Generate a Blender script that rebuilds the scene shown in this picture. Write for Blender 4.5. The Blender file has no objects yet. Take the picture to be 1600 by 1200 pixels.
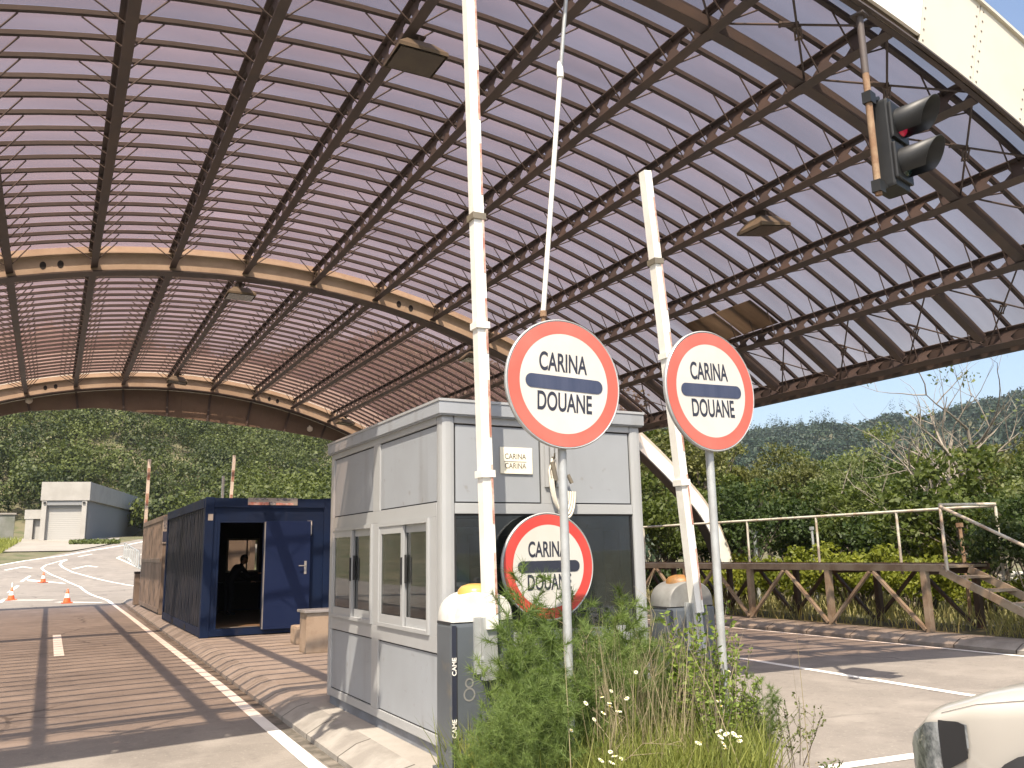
import bpy, bmesh, math, random
import numpy as np
from mathutils import Vector, Matrix
PI = math.pi; R_ = math.radians
S = bpy.context.scene
COL = S.collection
rng = random.Random(7)

# ------------------------------------------------------------------ helpers
def tag(o, label=None, cat=None, group=None, kind=None):
    if label: o['label'] = label
    if cat: o['category'] = cat
    if group: o['group'] = group
    if kind: o['kind'] = kind
    return o

def empty(name, loc=(0, 0, 0), rz=0.0, label=None, cat=None, group=None):
    o = bpy.data.objects.new(name, None); COL.objects.link(o)
    o.location = loc; o.rotation_euler = (0, 0, rz); o.empty_display_size = 0.2
    return tag(o, label, cat, group)

def kids(o):
    return [c for c in bpy.data.objects if c.parent == o]

def copy_tree(o, parent=None, label=None):
    c = o.copy(); COL.objects.link(c)
    if parent: c.parent = parent
    if label: c['label'] = label
    for ch in kids(o): copy_tree(ch, c)
    return c

class MB:
    def __init__(s): s.v = []; s.f = []; s.m = []; s.sm = []
    def add(s, vs, fs, mi=0, smooth=False, M=None):
        b = len(s.v)
        if M is not None: vs = [tuple(M @ Vector(v)) for v in vs]
        s.v.extend([tuple(v) for v in vs])
        for f in fs: s.f.append([i + b for i in f]); s.m.append(mi); s.sm.append(smooth)
    def box(s, a, b, mi=0, M=None):
        x0, y0, z0 = a; x1, y1, z1 = b
        if x1 < x0: x0, x1 = x1, x0
        if y1 < y0: y0, y1 = y1, y0
        if z1 < z0: z0, z1 = z1, z0
        v = [(x0,y0,z0),(x1,y0,z0),(x1,y1,z0),(x0,y1,z0),(x0,y0,z1),(x1,y0,z1),(x1,y1,z1),(x0,y1,z1)]
        s.add(v, [(0,3,2,1),(4,5,6,7),(0,1,5,4),(1,2,6,5),(2,3,7,6),(3,0,4,7)], mi, False, M)
    def bbox(s, a, b, bev, mi=0, M=None):
        """box with chamfered edges (bmesh bevel)"""
        bm = bmesh.new(); bmesh.ops.create_cube(bm, size=1)
        c = [(a[i]+b[i])/2 for i in range(3)]; d = [abs(b[i]-a[i]) for i in range(3)]
        for v in bm.verts: v.co = Vector((c[0]+v.co.x*d[0], c[1]+v.co.y*d[1], c[2]+v.co.z*d[2]))
        bmesh.ops.bevel(bm, geom=list(bm.edges), offset=bev, segments=2, affect='EDGES', profile=0.7)
        bm.verts.index_update()
        s.add([v.co[:] for v in bm.verts], [[v.index for v in f.verts] for f in bm.faces], mi, False, M)
        bm.free()
    def bar(s, p, q, w, h, up=(0, 0, 1), mi=0):
        p = Vector(p); q = Vector(q); d = (q-p).normalized(); u = Vector(up)
        if abs(d.dot(u)) > .98: u = Vector((1, 0, 0))
        r = d.cross(u).normalized(); u = r.cross(d).normalized()
        v = []
        for P in (p, q):
            for a, b in ((-1,-1),(1,-1),(1,1),(-1,1)): v.append(P + r*(a*w/2) + u*(b*h/2))
        s.add(v, [(3,2,1,0),(4,5,6,7),(0,1,5,4),(1,2,6,5),(2,3,7,6),(3,0,4,7)], mi)
    def tube(s, pts, r, n=8, mi=0, cap=True, smooth=True):
        pts = [Vector(p) for p in pts]
        rs = r if isinstance(r, (list, tuple)) else [r]*len(pts)
        t0 = (pts[1]-pts[0]).normalized()
        a = Vector((0, 0, 1)) if abs(t0.z) < .9 else Vector((1, 0, 0))
        u = t0.cross(a).normalized(); v = []
        for i, p in enumerate(pts):
            t = (pts[min(i+1, len(pts)-1)] - pts[max(i-1, 0)]).normalized()
            u = (u - t*u.dot(t)).normalized(); w = t.cross(u)
            for k in range(n):
                an = 2*PI*k/n; v.append(p + (u*math.cos(an) + w*math.sin(an))*rs[i])
        f = []
        for i in range(len(pts)-1):
            for k in range(n):
                k2 = (k+1) % n; f.append((i*n+k, i*n+k2, (i+1)*n+k2, (i+1)*n+k))
        s.add(v, f, mi, smooth)
        if cap:
            b = len(pts)-1
            s.add(v[:n], [tuple(range(n-1, -1, -1))], mi); s.add(v[b*n:], [tuple(range(n))], mi)
    def lathe(s, prof, c=(0, 0, 0), n=24, mi=0, M=None, smooth=True):
        v = []
        for r, z in prof:
            for k in range(n):
                a = 2*PI*k/n; v.append((c[0]+r*math.cos(a), c[1]+r*math.sin(a), c[2]+z))
        f = []
        for i in range(len(prof)-1):
            for k in range(n):
                k2 = (k+1) % n; f.append((i*n+k, i*n+k2, (i+1)*n+k2, (i+1)*n+k))
        s.add(v, f, mi, smooth, M)
        if prof[0][0] > 1e-5: s.add(v[:n], [tuple(range(n-1, -1, -1))], mi, False, M)
        if prof[-1][0] > 1e-5: s.add(v[-n:], [tuple(range(n))], mi, False, M)
    def prism(s, poly, d, M, mi=0):
        """2-D polygon (u,v) extruded d along local w; M maps (u,v,w)"""
        n = len(poly)
        v = [(p[0], p[1], 0) for p in poly] + [(p[0], p[1], d) for p in poly]
        f = [tuple(range(n-1, -1, -1)), tuple(range(n, 2*n))] + [(i, (i+1) % n, n+(i+1) % n, n+i) for i in range(n)]
        s.add(v, f, mi, False, M)
    def build(s, name, mats, parent=None, loc=None):
        me = bpy.data.meshes.new(name); me.from_pydata([tuple(v) for v in s.v], [], s.f)
        if not isinstance(mats, (list, tuple)): mats = [mats]
        for m in mats: me.materials.append(m)
        me.polygons.foreach_set('material_index', s.m); me.polygons.foreach_set('use_smooth', s.sm)
        me.update()
        o = bpy.data.objects.new(name, me); COL.objects.link(o)
        if parent: o.parent = parent
        if loc: o.location = loc
        return o

def np_mesh(name, V, F4, mat, parent=None, tint=None, smooth=False):
    """V (n,3); F4 (m,k) faces with k corners; tint per-face float attribute"""
    V = np.asarray(V, np.float32); F4 = np.asarray(F4, np.int32); k = F4.shape[1]
    me = bpy.data.meshes.new(name)
    me.vertices.add(len(V)); me.vertices.foreach_set('co', V.ravel())
    me.loops.add(F4.size); me.loops.foreach_set('vertex_index', F4.ravel())
    me.polygons.add(len(F4))
    me.polygons.foreach_set('loop_start', np.arange(0, F4.size, k, dtype=np.int32))
    me.polygons.foreach_set('loop_total', np.full(len(F4), k, np.int32))
    if smooth: me.polygons.foreach_set('use_smooth', np.ones(len(F4), bool))
    if tint is not None:
        a = me.attributes.new('tint', 'FLOAT', 'FACE'); a.data.foreach_set('value', np.asarray(tint, np.float32))
    me.materials.append(mat); me.update(calc_edges=True)
    o = bpy.data.objects.new(name, me); COL.objects.link(o)
    if parent: o.parent = parent
    return o

def text_mesh(name, txt, size, mat, M, parent=None, sx=0.75, ext=0.0005, bold=0.0):
    cu = bpy.data.curves.new(name, 'FONT'); cu.body = txt; cu.size = size
    cu.align_x = 'CENTER'; cu.align_y = 'CENTER'; cu.extrude = ext; cu.offset = bold
    tmp = bpy.data.objects.new('tmp_text', cu); COL.objects.link(tmp)
    dg = bpy.context.evaluated_depsgraph_get()
    me = bpy.data.meshes.new_from_object(tmp.evaluated_get(dg))
    bpy.data.objects.remove(tmp); bpy.data.curves.remove(cu)
    me.transform(M @ Matrix.Diagonal((sx, 1, 1, 1)))
    me.materials.clear(); me.materials.append(mat); me.name = name
    o = bpy.data.objects.new(name, me); COL.objects.link(o)
    if parent: o.parent = parent
    return o

# ------------------------------------------------------------------ materials
def mat(name, col, rough=.6, var=None, scale=3.0, amt=.5, metal=0., bump=0., bscale=40., spec=.5, detail=5., stretch=None, lo=.42, hi=.62):
    m = bpy.data.materials.new(name); m.use_nodes = True
    nt = m.node_tree; b = nt.nodes['Principled BSDF']
    b.inputs['Base Color'].default_value = (*col, 1); b.inputs['Roughness'].default_value = rough
    b.inputs['Metallic'].default_value = metal; b.inputs['Specular IOR Level'].default_value = spec
    tc = nt.nodes.new('ShaderNodeTexCoord'); src = tc.outputs['Object']
    if stretch:
        mp = nt.nodes.new('ShaderNodeMapping'); mp.inputs['Scale'].default_value = stretch
        nt.links.new(src, mp.inputs['Vector']); src = mp.outputs['Vector']
    if var is not None:
        n = nt.nodes.new('ShaderNodeTexNoise'); n.inputs['Scale'].default_value = scale; n.inputs['Detail'].default_value = detail
        n.inputs['Roughness'].default_value = .65
        r = nt.nodes.new('ShaderNodeMapRange'); r.inputs[1].default_value = lo; r.inputs[2].default_value = hi; r.inputs[4].default_value = amt
        x = nt.nodes.new('ShaderNodeMixRGB'); x.inputs[1].default_value = (*col, 1); x.inputs[2].default_value = (*var, 1)
        nt.links.new(src, n.inputs['Vector']); nt.links.new(n.outputs['Fac'], r.inputs[0])
        nt.links.new(r.outputs[0], x.inputs[0]); nt.links.new(x.outputs[0], b.inputs['Base Color'])
    if bump:
        n2 = nt.nodes.new('ShaderNodeTexNoise'); n2.inputs['Scale'].default_value = bscale; n2.inputs['Detail'].default_value = 6
        bp = nt.nodes.new('ShaderNodeBump'); bp.inputs['Strength'].default_value = bump; bp.inputs['Distance'].default_value = .02
        nt.links.new(src, n2.inputs['Vector']); nt.links.new(n2.outputs['Fac'], bp.inputs['Height'])
        nt.links.new(bp.outputs['Normal'], b.inputs['Normal'])
    return m

def add_noise(m, col, scale, lo, hi, amt, stretch=None):
    """second stain layer over the base colour"""
    nt = m.node_tree; b = nt.nodes['Principled BSDF']
    tc = nt.nodes.new('ShaderNodeTexCoord'); src = tc.outputs['Object']
    if stretch:
        mp = nt.nodes.new('ShaderNodeMapping'); mp.inputs['Scale'].default_value = stretch
        nt.links.new(src, mp.inputs['Vector']); src = mp.outputs['Vector']
    n = nt.nodes.new('ShaderNodeTexNoise'); n.inputs['Scale'].default_value = scale; n.inputs['Detail'].default_value = 6
    r = nt.nodes.new('ShaderNodeMapRange'); r.inputs[1].default_value = lo; r.inputs[2].default_value = hi; r.inputs[4].default_value = amt
    x = nt.nodes.new('ShaderNodeMixRGB'); x.inputs[2].default_value = (*col, 1)
    bc = b.inputs['Base Color']
    if bc.is_linked: nt.links.new(bc.links[0].from_socket, x.inputs[1])
    else: x.inputs[1].default_value = bc.default_value
    nt.links.new(src, n.inputs['Vector']); nt.links.new(n.outputs['Fac'], r.inputs[0]); nt.links.new(r.outputs[0], x.inputs[0])
    nt.links.new(x.outputs[0], bc)
    return m

def leaf_mat(name, c1, c2, c3=None, trans=.35, use_tint=False):
    m = bpy.data.materials.new(name); m.use_nodes = True; nt = m.node_tree
    for n in list(nt.nodes): nt.nodes.remove(n)
    out = nt.nodes.new('ShaderNodeOutputMaterial')
    g = nt.nodes.new('ShaderNodeNewGeometry'); oi = nt.nodes.new('ShaderNodeObjectInfo')
    ramp = nt.nodes.new('ShaderNodeValToRGB')
    ramp.color_ramp.elements[0].color = (*c1, 1); ramp.color_ramp.elements[1].color = (*c2, 1)
    if c3:
        e = ramp.color_ramp.elements.new(.93); e.color = (*c2, 1)
        ramp.color_ramp.elements[-1].color = (*c3, 1)
    mixv = nt.nodes.new('ShaderNodeMath'); mixv.operation = 'MULTIPLY_ADD'
    if use_tint:
        at = nt.nodes.new('ShaderNodeAttribute'); at.attribute_name = 'tint'
        nt.links.new(at.outputs['Fac'], mixv.inputs[2]); mixv.inputs[1].default_value = .3
    else:
        mixv.inputs[1].default_value = .55
        k = nt.nodes.new('ShaderNodeMath'); k.operation = 'MULTIPLY'; k.inputs[1].default_value = .45
        nt.links.new(oi.outputs['Random'], k.inputs[0]); nt.links.new(k.outputs[0], mixv.inputs[2])
    nt.links.new(g.outputs['Random Per Island'], mixv.inputs[0]); nt.links.new(mixv.outputs[0], ramp.inputs['Fac'])
    d = nt.nodes.new('ShaderNodeBsdfPrincipled'); d.inputs['Roughness'].default_value = .55; d.inputs['Specular IOR Level'].default_value = .3
    t = nt.nodes.new('ShaderNodeBsdfTranslucent'); mx = nt.nodes.new('ShaderNodeMixShader'); mx.inputs[0].default_value = trans
    gm = nt.nodes.new('ShaderNodeMixRGB'); gm.blend_type = 'MULTIPLY'; gm.inputs[0].default_value = 1; gm.inputs[2].default_value = (1.25, 1.3, .6, 1)
    nt.links.new(ramp.outputs[0], d.inputs['Base Color']); nt.links.new(ramp.outputs[0], gm.inputs[1]); nt.links.new(gm.outputs[0], t.inputs['Color'])
    nt.links.new(d.outputs[0], mx.inputs[1]); nt.links.new(t.outputs[0], mx.inputs[2]); nt.links.new(mx.outputs[0], out.inputs['Surface'])
    return m

def glass_mat(name, tint=(.8, .86, .86), dirt=.12, dirtcol=(.55, .58, .56), refl=1.0, clear=None):
    m = bpy.data.materials.new(name); m.use_nodes = True; nt = m.node_tree
    for n in list(nt.nodes): nt.nodes.remove(n)
    out = nt.nodes.new('ShaderNodeOutputMaterial')
    tr = nt.nodes.new('ShaderNodeBsdfTransparent'); tr.inputs[0].default_value = (*tint, 1)
    gl = nt.nodes.new('ShaderNodeBsdfGlossy'); gl.inputs['Roughness'].default_value = .02; gl.inputs['Color'].default_value = (refl, refl, refl, 1)
    fr = nt.nodes.new('ShaderNodeFresnel'); fr.inputs[0].default_value = 1.6
    mx = nt.nodes.new('ShaderNodeMixShader'); nt.links.new(fr.outputs[0], mx.inputs[0])
    nt.links.new(tr.outputs[0], mx.inputs[1]); nt.links.new(gl.outputs[0], mx.inputs[2])
    df = nt.nodes.new('ShaderNodeBsdfDiffuse'); df.inputs[0].default_value = (*dirtcol, 1)
    no = nt.nodes.new('ShaderNodeTexNoise'); no.inputs['Scale'].default_value = 2.5; no.inputs['Detail'].default_value = 6
    tc = nt.nodes.new('ShaderNodeTexCoord'); nt.links.new(tc.outputs['Object'], no.inputs['Vector'])
    mr = nt.nodes.new('ShaderNodeMapRange'); mr.inputs[1].default_value = .35; mr.inputs[2].default_value = .75; mr.inputs[3].default_value = dirt*.4; mr.inputs[4].default_value = dirt*1.7
    nt.links.new(no.outputs['Fac'], mr.inputs[0])
    m2 = nt.nodes.new('ShaderNodeMixShader'); nt.links.new(mr.outputs[0], m2.inputs[0])
    nt.links.new(mx.outputs[0], m2.inputs[1]); nt.links.new(df.outputs[0], m2.inputs[2]); nt.links.new(m2.outputs[0], out.inputs['Surface'])
    return m

def panel_mat(name, tint, trans_col, f_clear, stain=(.5, .42, .4)):
    """tinted translucent roof sheet: some light passes straight through, some is scattered"""
    m = bpy.data.materials.new(name); m.use_nodes = True; nt = m.node_tree
    for n in list(nt.nodes): nt.nodes.remove(n)
    out = nt.nodes.new('ShaderNodeOutputMaterial')
    tr = nt.nodes.new('ShaderNodeBsdfTransparent'); tr.inputs[0].default_value = (*tint, 1)
    tl = nt.nodes.new('ShaderNodeBsdfTranslucent'); df = nt.nodes.new('ShaderNodeBsdfDiffuse')
    tc = nt.nodes.new('ShaderNodeNewGeometry')
    no = nt.nodes.new('ShaderNodeTexNoise'); no.inputs['Scale'].default_value = .55; no.inputs['Detail'].default_value = 7; no.inputs['Roughness'].default_value = .6
    mp = nt.nodes.new('ShaderNodeMapping'); mp.inputs['Scale'].default_value = (.55, 1.6, .55)
    nt.links.new(tc.outputs['Position'], mp.inputs['Vector']); nt.links.new(mp.outputs[0], no.inputs['Vector'])
    rp = nt.nodes.new('ShaderNodeValToRGB'); rp.color_ramp.elements[0].position = .33; rp.color_ramp.elements[1].position = .68
    rp.color_ramp.elements[0].color = (*stain, 1); rp.color_ramp.elements[1].color = (*trans_col, 1)
    nt.links.new(no.outputs['Fac'], rp.inputs[0]); nt.links.new(rp.outputs[0], tl.inputs[0]); nt.links.new(rp.outputs[0], df.inputs[0])
    n2 = nt.nodes.new('ShaderNodeTexNoise'); n2.inputs['Scale'].default_value = .9; n2.inputs['Detail'].default_value = 6; m2 = nt.nodes.new('ShaderNodeMapping'); m2.inputs['Scale'].default_value = (.35, 2.2, .35)
    nt.links.new(tc.outputs['Position'], m2.inputs['Vector']); nt.links.new(m2.outputs[0], n2.inputs['Vector'])
    r2 = nt.nodes.new('ShaderNodeValToRGB'); r2.color_ramp.elements[0].position = .35; r2.color_ramp.elements[1].position = .7
    r2.color_ramp.elements[0].color = (*[c*.80 for c in tint], 1); r2.color_ramp.elements[1].color = (*[min(1, c*1.07) for c in tint], 1)
    nt.links.new(n2.outputs['Fac'], r2.inputs[0]); nt.links.new(r2.outputs[0], tr.inputs[0])
    s1 = nt.nodes.new('ShaderNodeMixShader'); s1.inputs[0].default_value = .72
    nt.links.new(df.outputs[0], s1.inputs[1]); nt.links.new(tl.outputs[0], s1.inputs[2])
    s2 = nt.nodes.new('ShaderNodeMixShader'); s2.inputs[0].default_value = f_clear
    if f_clear > .5:   # longer path through the sheet at grazing angles: more scatter, less straight-through light
        lw = nt.nodes.new('ShaderNodeLayerWeight'); lw.inputs['Blend'].default_value = .5
        mr = nt.nodes.new('ShaderNodeMapRange'); mr.inputs[1].default_value = .28; mr.inputs[2].default_value = .80; mr.inputs[3].default_value = f_clear; mr.inputs[4].default_value = .22
        nt.links.new(lw.outputs['Facing'], mr.inputs[0]); nt.links.new(mr.outputs[0], s2.inputs[0])
    nt.links.new(s1.outputs[0], s2.inputs[1]); nt.links.new(tr.outputs[0], s2.inputs[2])
    nt.links.new(s2.outputs[0], out.inputs['Surface'])
    return m

def emit_mat(name, col, strength, base=(.2, .02, .02)):
    m = mat(name, base, .25)
    b = m.node_tree.nodes['Principled BSDF']; b.inputs['Emission Color'].default_value = (*col, 1); b.inputs['Emission Strength'].default_value = strength
    return m

M = {}
M['asphalt'] = mat('asphalt', (.215, .192, .168), .92, (.168, .15, .132), .35, .8, bump=.25, bscale=60)
add_noise(M['asphalt'], (.14, .125, .11), 9, .56, .68, .45); add_noise(M['asphalt'], (.34, .31, .27), 26, .58, .68, .35); add_noise(M['asphalt'], (.31, .28, .245), 1.7, .5, .72, .5); add_noise(M['asphalt'], (.10, .09, .085), 1.1, .66, .74, .55, (1.2, .35, 1))
def cracks(m):
    nt = m.node_tree; bc = nt.nodes['Principled BSDF'].inputs['Base Color']; tc = nt.nodes.new('ShaderNodeTexCoord')
    n = nt.nodes.new('ShaderNodeTexNoise'); n.inputs['Scale'].default_value = 1.3; n.inputs['Detail'].default_value = 5
    ad = nt.nodes.new('ShaderNodeMixRGB'); ad.inputs[0].default_value = .35; nt.links.new(tc.outputs['Object'], n.inputs['Vector']); nt.links.new(tc.outputs['Object'], ad.inputs[1]); nt.links.new(n.outputs['Color'], ad.inputs[2])
    v = nt.nodes.new('ShaderNodeTexVoronoi'); v.feature = 'DISTANCE_TO_EDGE'; v.inputs['Scale'].default_value = .42; nt.links.new(ad.outputs[0], v.inputs['Vector'])
    lt = nt.nodes.new('ShaderNodeMath'); lt.operation = 'LESS_THAN'; lt.inputs[1].default_value = .006; nt.links.new(v.outputs['Distance'], lt.inputs[0])
    n2 = nt.nodes.new('ShaderNodeTexNoise'); n2.inputs['Scale'].default_value = .35; nt.links.new(tc.outputs['Object'], n2.inputs['Vector'])
    mr = nt.nodes.new('ShaderNodeMapRange'); mr.inputs[1].default_value = .45; mr.inputs[2].default_value = .6; mr.inputs[4].default_value = .75; nt.links.new(n2.outputs['Fac'], mr.inputs[0])
    mu = nt.nodes.new('ShaderNodeMath'); mu.operation = 'MULTIPLY'; nt.links.new(lt.outputs[0], mu.inputs[0]); nt.links.new(mr.outputs[0], mu.inputs[1])
    x = nt.nodes.new('ShaderNodeMixRGB'); x.inputs[2].default_value = (.06, .053, .047, 1); nt.links.new(bc.links[0].from_socket, x.inputs[1]); nt.links.new(mu.outputs[0], x.inputs[0]); nt.links.new(x.outputs[0], bc)
cracks(M['asphalt'])
M['concrete'] = mat('concrete', (.32, .295, .262), .9, (.245, .222, .195), 1.2, .7, bump=.2, bscale=35)
add_noise(M['concrete'], (.2, .17, .14), 4, .6, .75, .5)
M['kerbstone'] = mat('kerbstone', (.29, .27, .24), .9, (.185, .168, .148), 2.2, .8, bump=.3, bscale=30)
M['soil'] = mat('soil', (.13, .115, .065), .95, (.06, .075, .025), .6, .9, bump=.3, bscale=9)
add_noise(M['soil'], (.22, .19, .11), .25, .5, .66, .5)
M['hillsoil'] = mat('hillsoil', (.045, .06, .022), .95, (.09, .085, .04), .05, .7)
M['paint_line'] = mat('paint_line', (.74, .72, .67), .75, (.45, .42, .37), 3.2, .6, lo=.5, hi=.72)
M['steel_brown'] = mat('steel_brown', (.066, .057, .058), .65, (.095, .074, .066), 1.6, .8, bump=.08)
M['steel_rib'] = mat('steel_rib', (.046, .040, .042), .7, (.066, .056, .054), 2, .8)
M['cream'] = mat('cream', (.50, .435, .35), .6, (.38, .31, .23), 1.2, .7, bump=.05)
M['fascia'] = mat('fascia', (.55, .52, .44), .5, (.47, .43, .35), .5, .6)
M['skirt'] = mat('skirt', (.19, .145, .11), .6, (.13, .095, .072), .6, .7)
M['galv'] = mat('galv', (.42, .44, .44), .45, (.3, .3, .29), 4, .6, metal=.35)
M['rust'] = mat('rust', (.20, .115, .065), .85, (.31, .22, .14), 5, .8, bump=.2)  # rust on fittings and stake; also the sunlit orange of the signal pole
M['white_paint'] = mat('white_paint', (.78, .77, .72), .45, (.6, .57, .5), 2, .5)
M['alu'] = mat('alu', (.385, .395, .40), .42, (.33, .335, .335), .7, .6, metal=.15)
M['panel_grey'] = mat('panel_grey', (.295, .315, .34), .5, (.25, .265, .28), .5, .7)
add_noise(M['panel_grey'], (.17, .165, .15), 3.5, .56, .75, .45, (1, 1, .12)); add_noise(M['panel_grey'], (.2, .19, .17), 11, .64, .72, .5)
M['dark_gap'] = mat('dark_gap', (.02, .02, .022), .8)
M['rubber'] = mat('rubber', (.015, .015, .016), .7)
M['plinth'] = mat('plinth', (.2, .22, .25), .6, (.14, .14, .15), 3, .7)
M['sign_white'] = mat('sign_white', (.54, .525, .48), .4, (.5, .475, .41), 3, .5)
M['sign_red'] = mat('sign_red', (.52, .105, .075), .4, (.48, .15, .115), 1.6, .6)
M['sign_red2'] = mat('sign_red2', (.52, .05, .04), .4, (.6, .08, .06), 2.6, .6)
M['sign_blue'] = mat('sign_blue', (.035, .045, .085), .4, (.055, .065, .11), 9, .8, stretch=(1, 1, .15))
M['sign_black'] = mat('sign_black', (.022, .025, .04), .45)
M['cab_grey'] = mat('cab_grey', (.085, .097, .11), .42, (.06, .068, .075), 1.5, .6)
add_noise(M['cab_grey'], (.15, .13, .1), 6, .62, .72, .5)
M['amber_dull'] = mat('amber_dull', (.28, .13, .03), .5, (.15, .1, .06), 8, .8)
M['hood_grey'] = mat('hood_grey', (.20, .20, .19), .55, (.11, .105, .095), 2.6, .8)
M['hood_white'] = mat('hood_white', (.7, .69, .65), .45, (.45, .43, .38), 3, .6)
M['amber'] = mat('amber', (.5, .29, .07), .3, (.4, .27, .12), 9, .6)
M['red_stripe'] = mat('red_stripe', (.36, .17, .13), .5, (.6, .5, .42), 7, .8)
M['blue_steel'] = mat('blue_steel', (.006, .019, .062), .6, (.010, .019, .048), 1.2, .7, spec=.2, bump=.06, bscale=12)
add_noise(M['blue_steel'], (.05, .05, .06), 2.2, .6, .72, .5, (1, 1, .3))
M['blue_side'] = mat('blue_side', (.014, .02, .034), .6, (.03, .034, .045), 1.4, .8, spec=.25, bump=.06, bscale=12)
M['blue_door'] = mat('blue_door', (.006, .017, .068), .55, (.009, .022, .075), .9, .6, spec=.25)
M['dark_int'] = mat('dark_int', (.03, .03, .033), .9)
M['wood_floor'] = mat('wood_floor', (.22, .15, .09), .7)
M['rusty_box'] = mat('rusty_box', (.17, .145, .122), .6, (.25, .21, .175), 1.6, .9, bump=.1, stretch=(1, 1, .35))
M['black_sig'] = mat('black_sig', (.008, .009, .010), .5, (.018, .019, .02), 3, .6)
M['glass'] = glass_mat('glass', (.62, .7, .7), .03)
M['glass_dark'] = glass_mat('glass_dark', (.42, .5, .56), .018)
M['lamp_body'] = mat('lamp_body', (.13, .115, .09), .55, (.2, .17, .12), 4, .7)
M['lamp_glass'] = mat('lamp_glass', (.06, .058, .05), .2, (.1, .09, .07), 3, .5)
M['wall_white'] = mat('wall_white', (.35, .335, .31), .8, (.27, .255, .23), .6, .6)
M['wall_grey'] = mat('wall_grey', (.21, .215, .22), .85, (.2, .205, .21), .6, .6)
M['old_wall'] = mat('old_wall', (.2, .2, .18), .9, (.12, .13, .1), .8, .8)
M['shutter'] = mat('shutter', (.33, .32, .30), .6)
M['cone'] = mat('cone', (.75, .11, .03), .5)
M['block'] = mat('block', (.42, .36, .28), .9, (.3, .25, .19), 3, .8, bump=.2)
M['rail_steel'] = mat('rail_steel', (.55, .53, .45), .5, (.34, .25, .17), 4, .8, lo=.48, hi=.66)
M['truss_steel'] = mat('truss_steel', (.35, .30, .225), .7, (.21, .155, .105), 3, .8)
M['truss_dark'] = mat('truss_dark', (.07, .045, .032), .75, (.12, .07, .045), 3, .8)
M['car_paint'] = mat('car_paint', (.47, .445, .40), .28, spec=.6)
M['car_paint'].node_tree.nodes['Principled BSDF'].inputs['Coat Weight'].default_value = .6
M['car_glass'] = mat('car_glass', (.02, .025, .03), .06, spec=.9)
M['headlamp'] = mat('headlamp', (.10, .11, .12), .08, (.45, .47, .48), 9, .9, spec=.9)
M['bark'] = mat('bark', (.12, .095, .07), .9, (.19, .165, .13), 6, .8, bump=.3)
M['bark_pale'] = mat('bark_pale', (.27, .235, .19), .9, (.16, .135, .1), 6, .8)
M['skin'] = mat('skin', (.35, .2, .14), .6)
M['cloth_dark'] = mat('cloth_dark', (.02, .022, .03), .9)
M['hair'] = mat('hair', (.012, .009, .008), .6)
M['paper'] = mat('paper', (.78, .76, .64), .8, (.7, .66, .52), 6, .5)
M['ink'] = mat('ink', (.10, .085, .07), .8)
M['cable'] = mat('cable', (.62, .58, .5), .6)
M['leaf_mid'] = leaf_mat('leaf_mid', (.03, .052, .01), (.115, .14, .03), (.28, .28, .11))
M['leaf_dark'] = leaf_mat('leaf_dark', (.022, .042, .012), (.07, .10, .024), (.15, .17, .06))
M['leaf_pale'] = leaf_mat('leaf_pale', (.06, .09, .028), (.18, .2, .075), (.42, .42, .25))
M['leaf_olive'] = leaf_mat('leaf_olive', (.05, .06, .018), (.16, .165, .05), (.3, .29, .13))
M['leaf_yellow'] = leaf_mat('leaf_yellow', (.09, .12, .014), (.25, .26, .03), (.36, .35, .06))
M['leaf_fennel'] = leaf_mat('leaf_fennel', (.065, .115, .025), (.22, .29, .095), None, .42)
M['leaf_shrub'] = leaf_mat('leaf_shrub', (.07, .125, .018), (.24, .31, .06), (.28, .31, .1))
M['leaf_grass'] = leaf_mat('leaf_grass', (.10, .14, .028), (.32, .33, .09), (.46, .40, .2), .4)
M['leaf_dry'] = leaf_mat('leaf_dry', (.20, .165, .095), (.42, .36, .23), None, .2)
M['leaf_verge'] = leaf_mat('leaf_verge', (.14, .15, .04), (.48, .43, .2), (.62, .55, .33), .4)
M['petal'] = mat('petal', (.82, .80, .66), .7)
M['pollen'] = mat('pollen', (.7, .5, .05), .7)
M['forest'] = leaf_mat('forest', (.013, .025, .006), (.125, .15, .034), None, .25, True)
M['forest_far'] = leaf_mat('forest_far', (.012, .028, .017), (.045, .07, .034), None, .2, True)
M['glass_clear'] = glass_mat('glass_clear', (.92, .92, .9), .03)
M['roof_sheet'] = panel_mat('roof_sheet', (.78, .615, .52), (.28, .17, .16), .90, (.18, .10, .09))
M['patch_sheet'] = panel_mat('patch_sheet', (.7, .6, .5), (.42, .37, .30), .06, (.13, .11, .09))
SKYS, EXPO, HAZED = 0.12, 1.15, 0.0002
CAMR = ((0.882273, -0.470353, -0.019046), (-0.074316, -0.179124, 0.981016), (0.464835, 0.864108, 0.192992))
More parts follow.
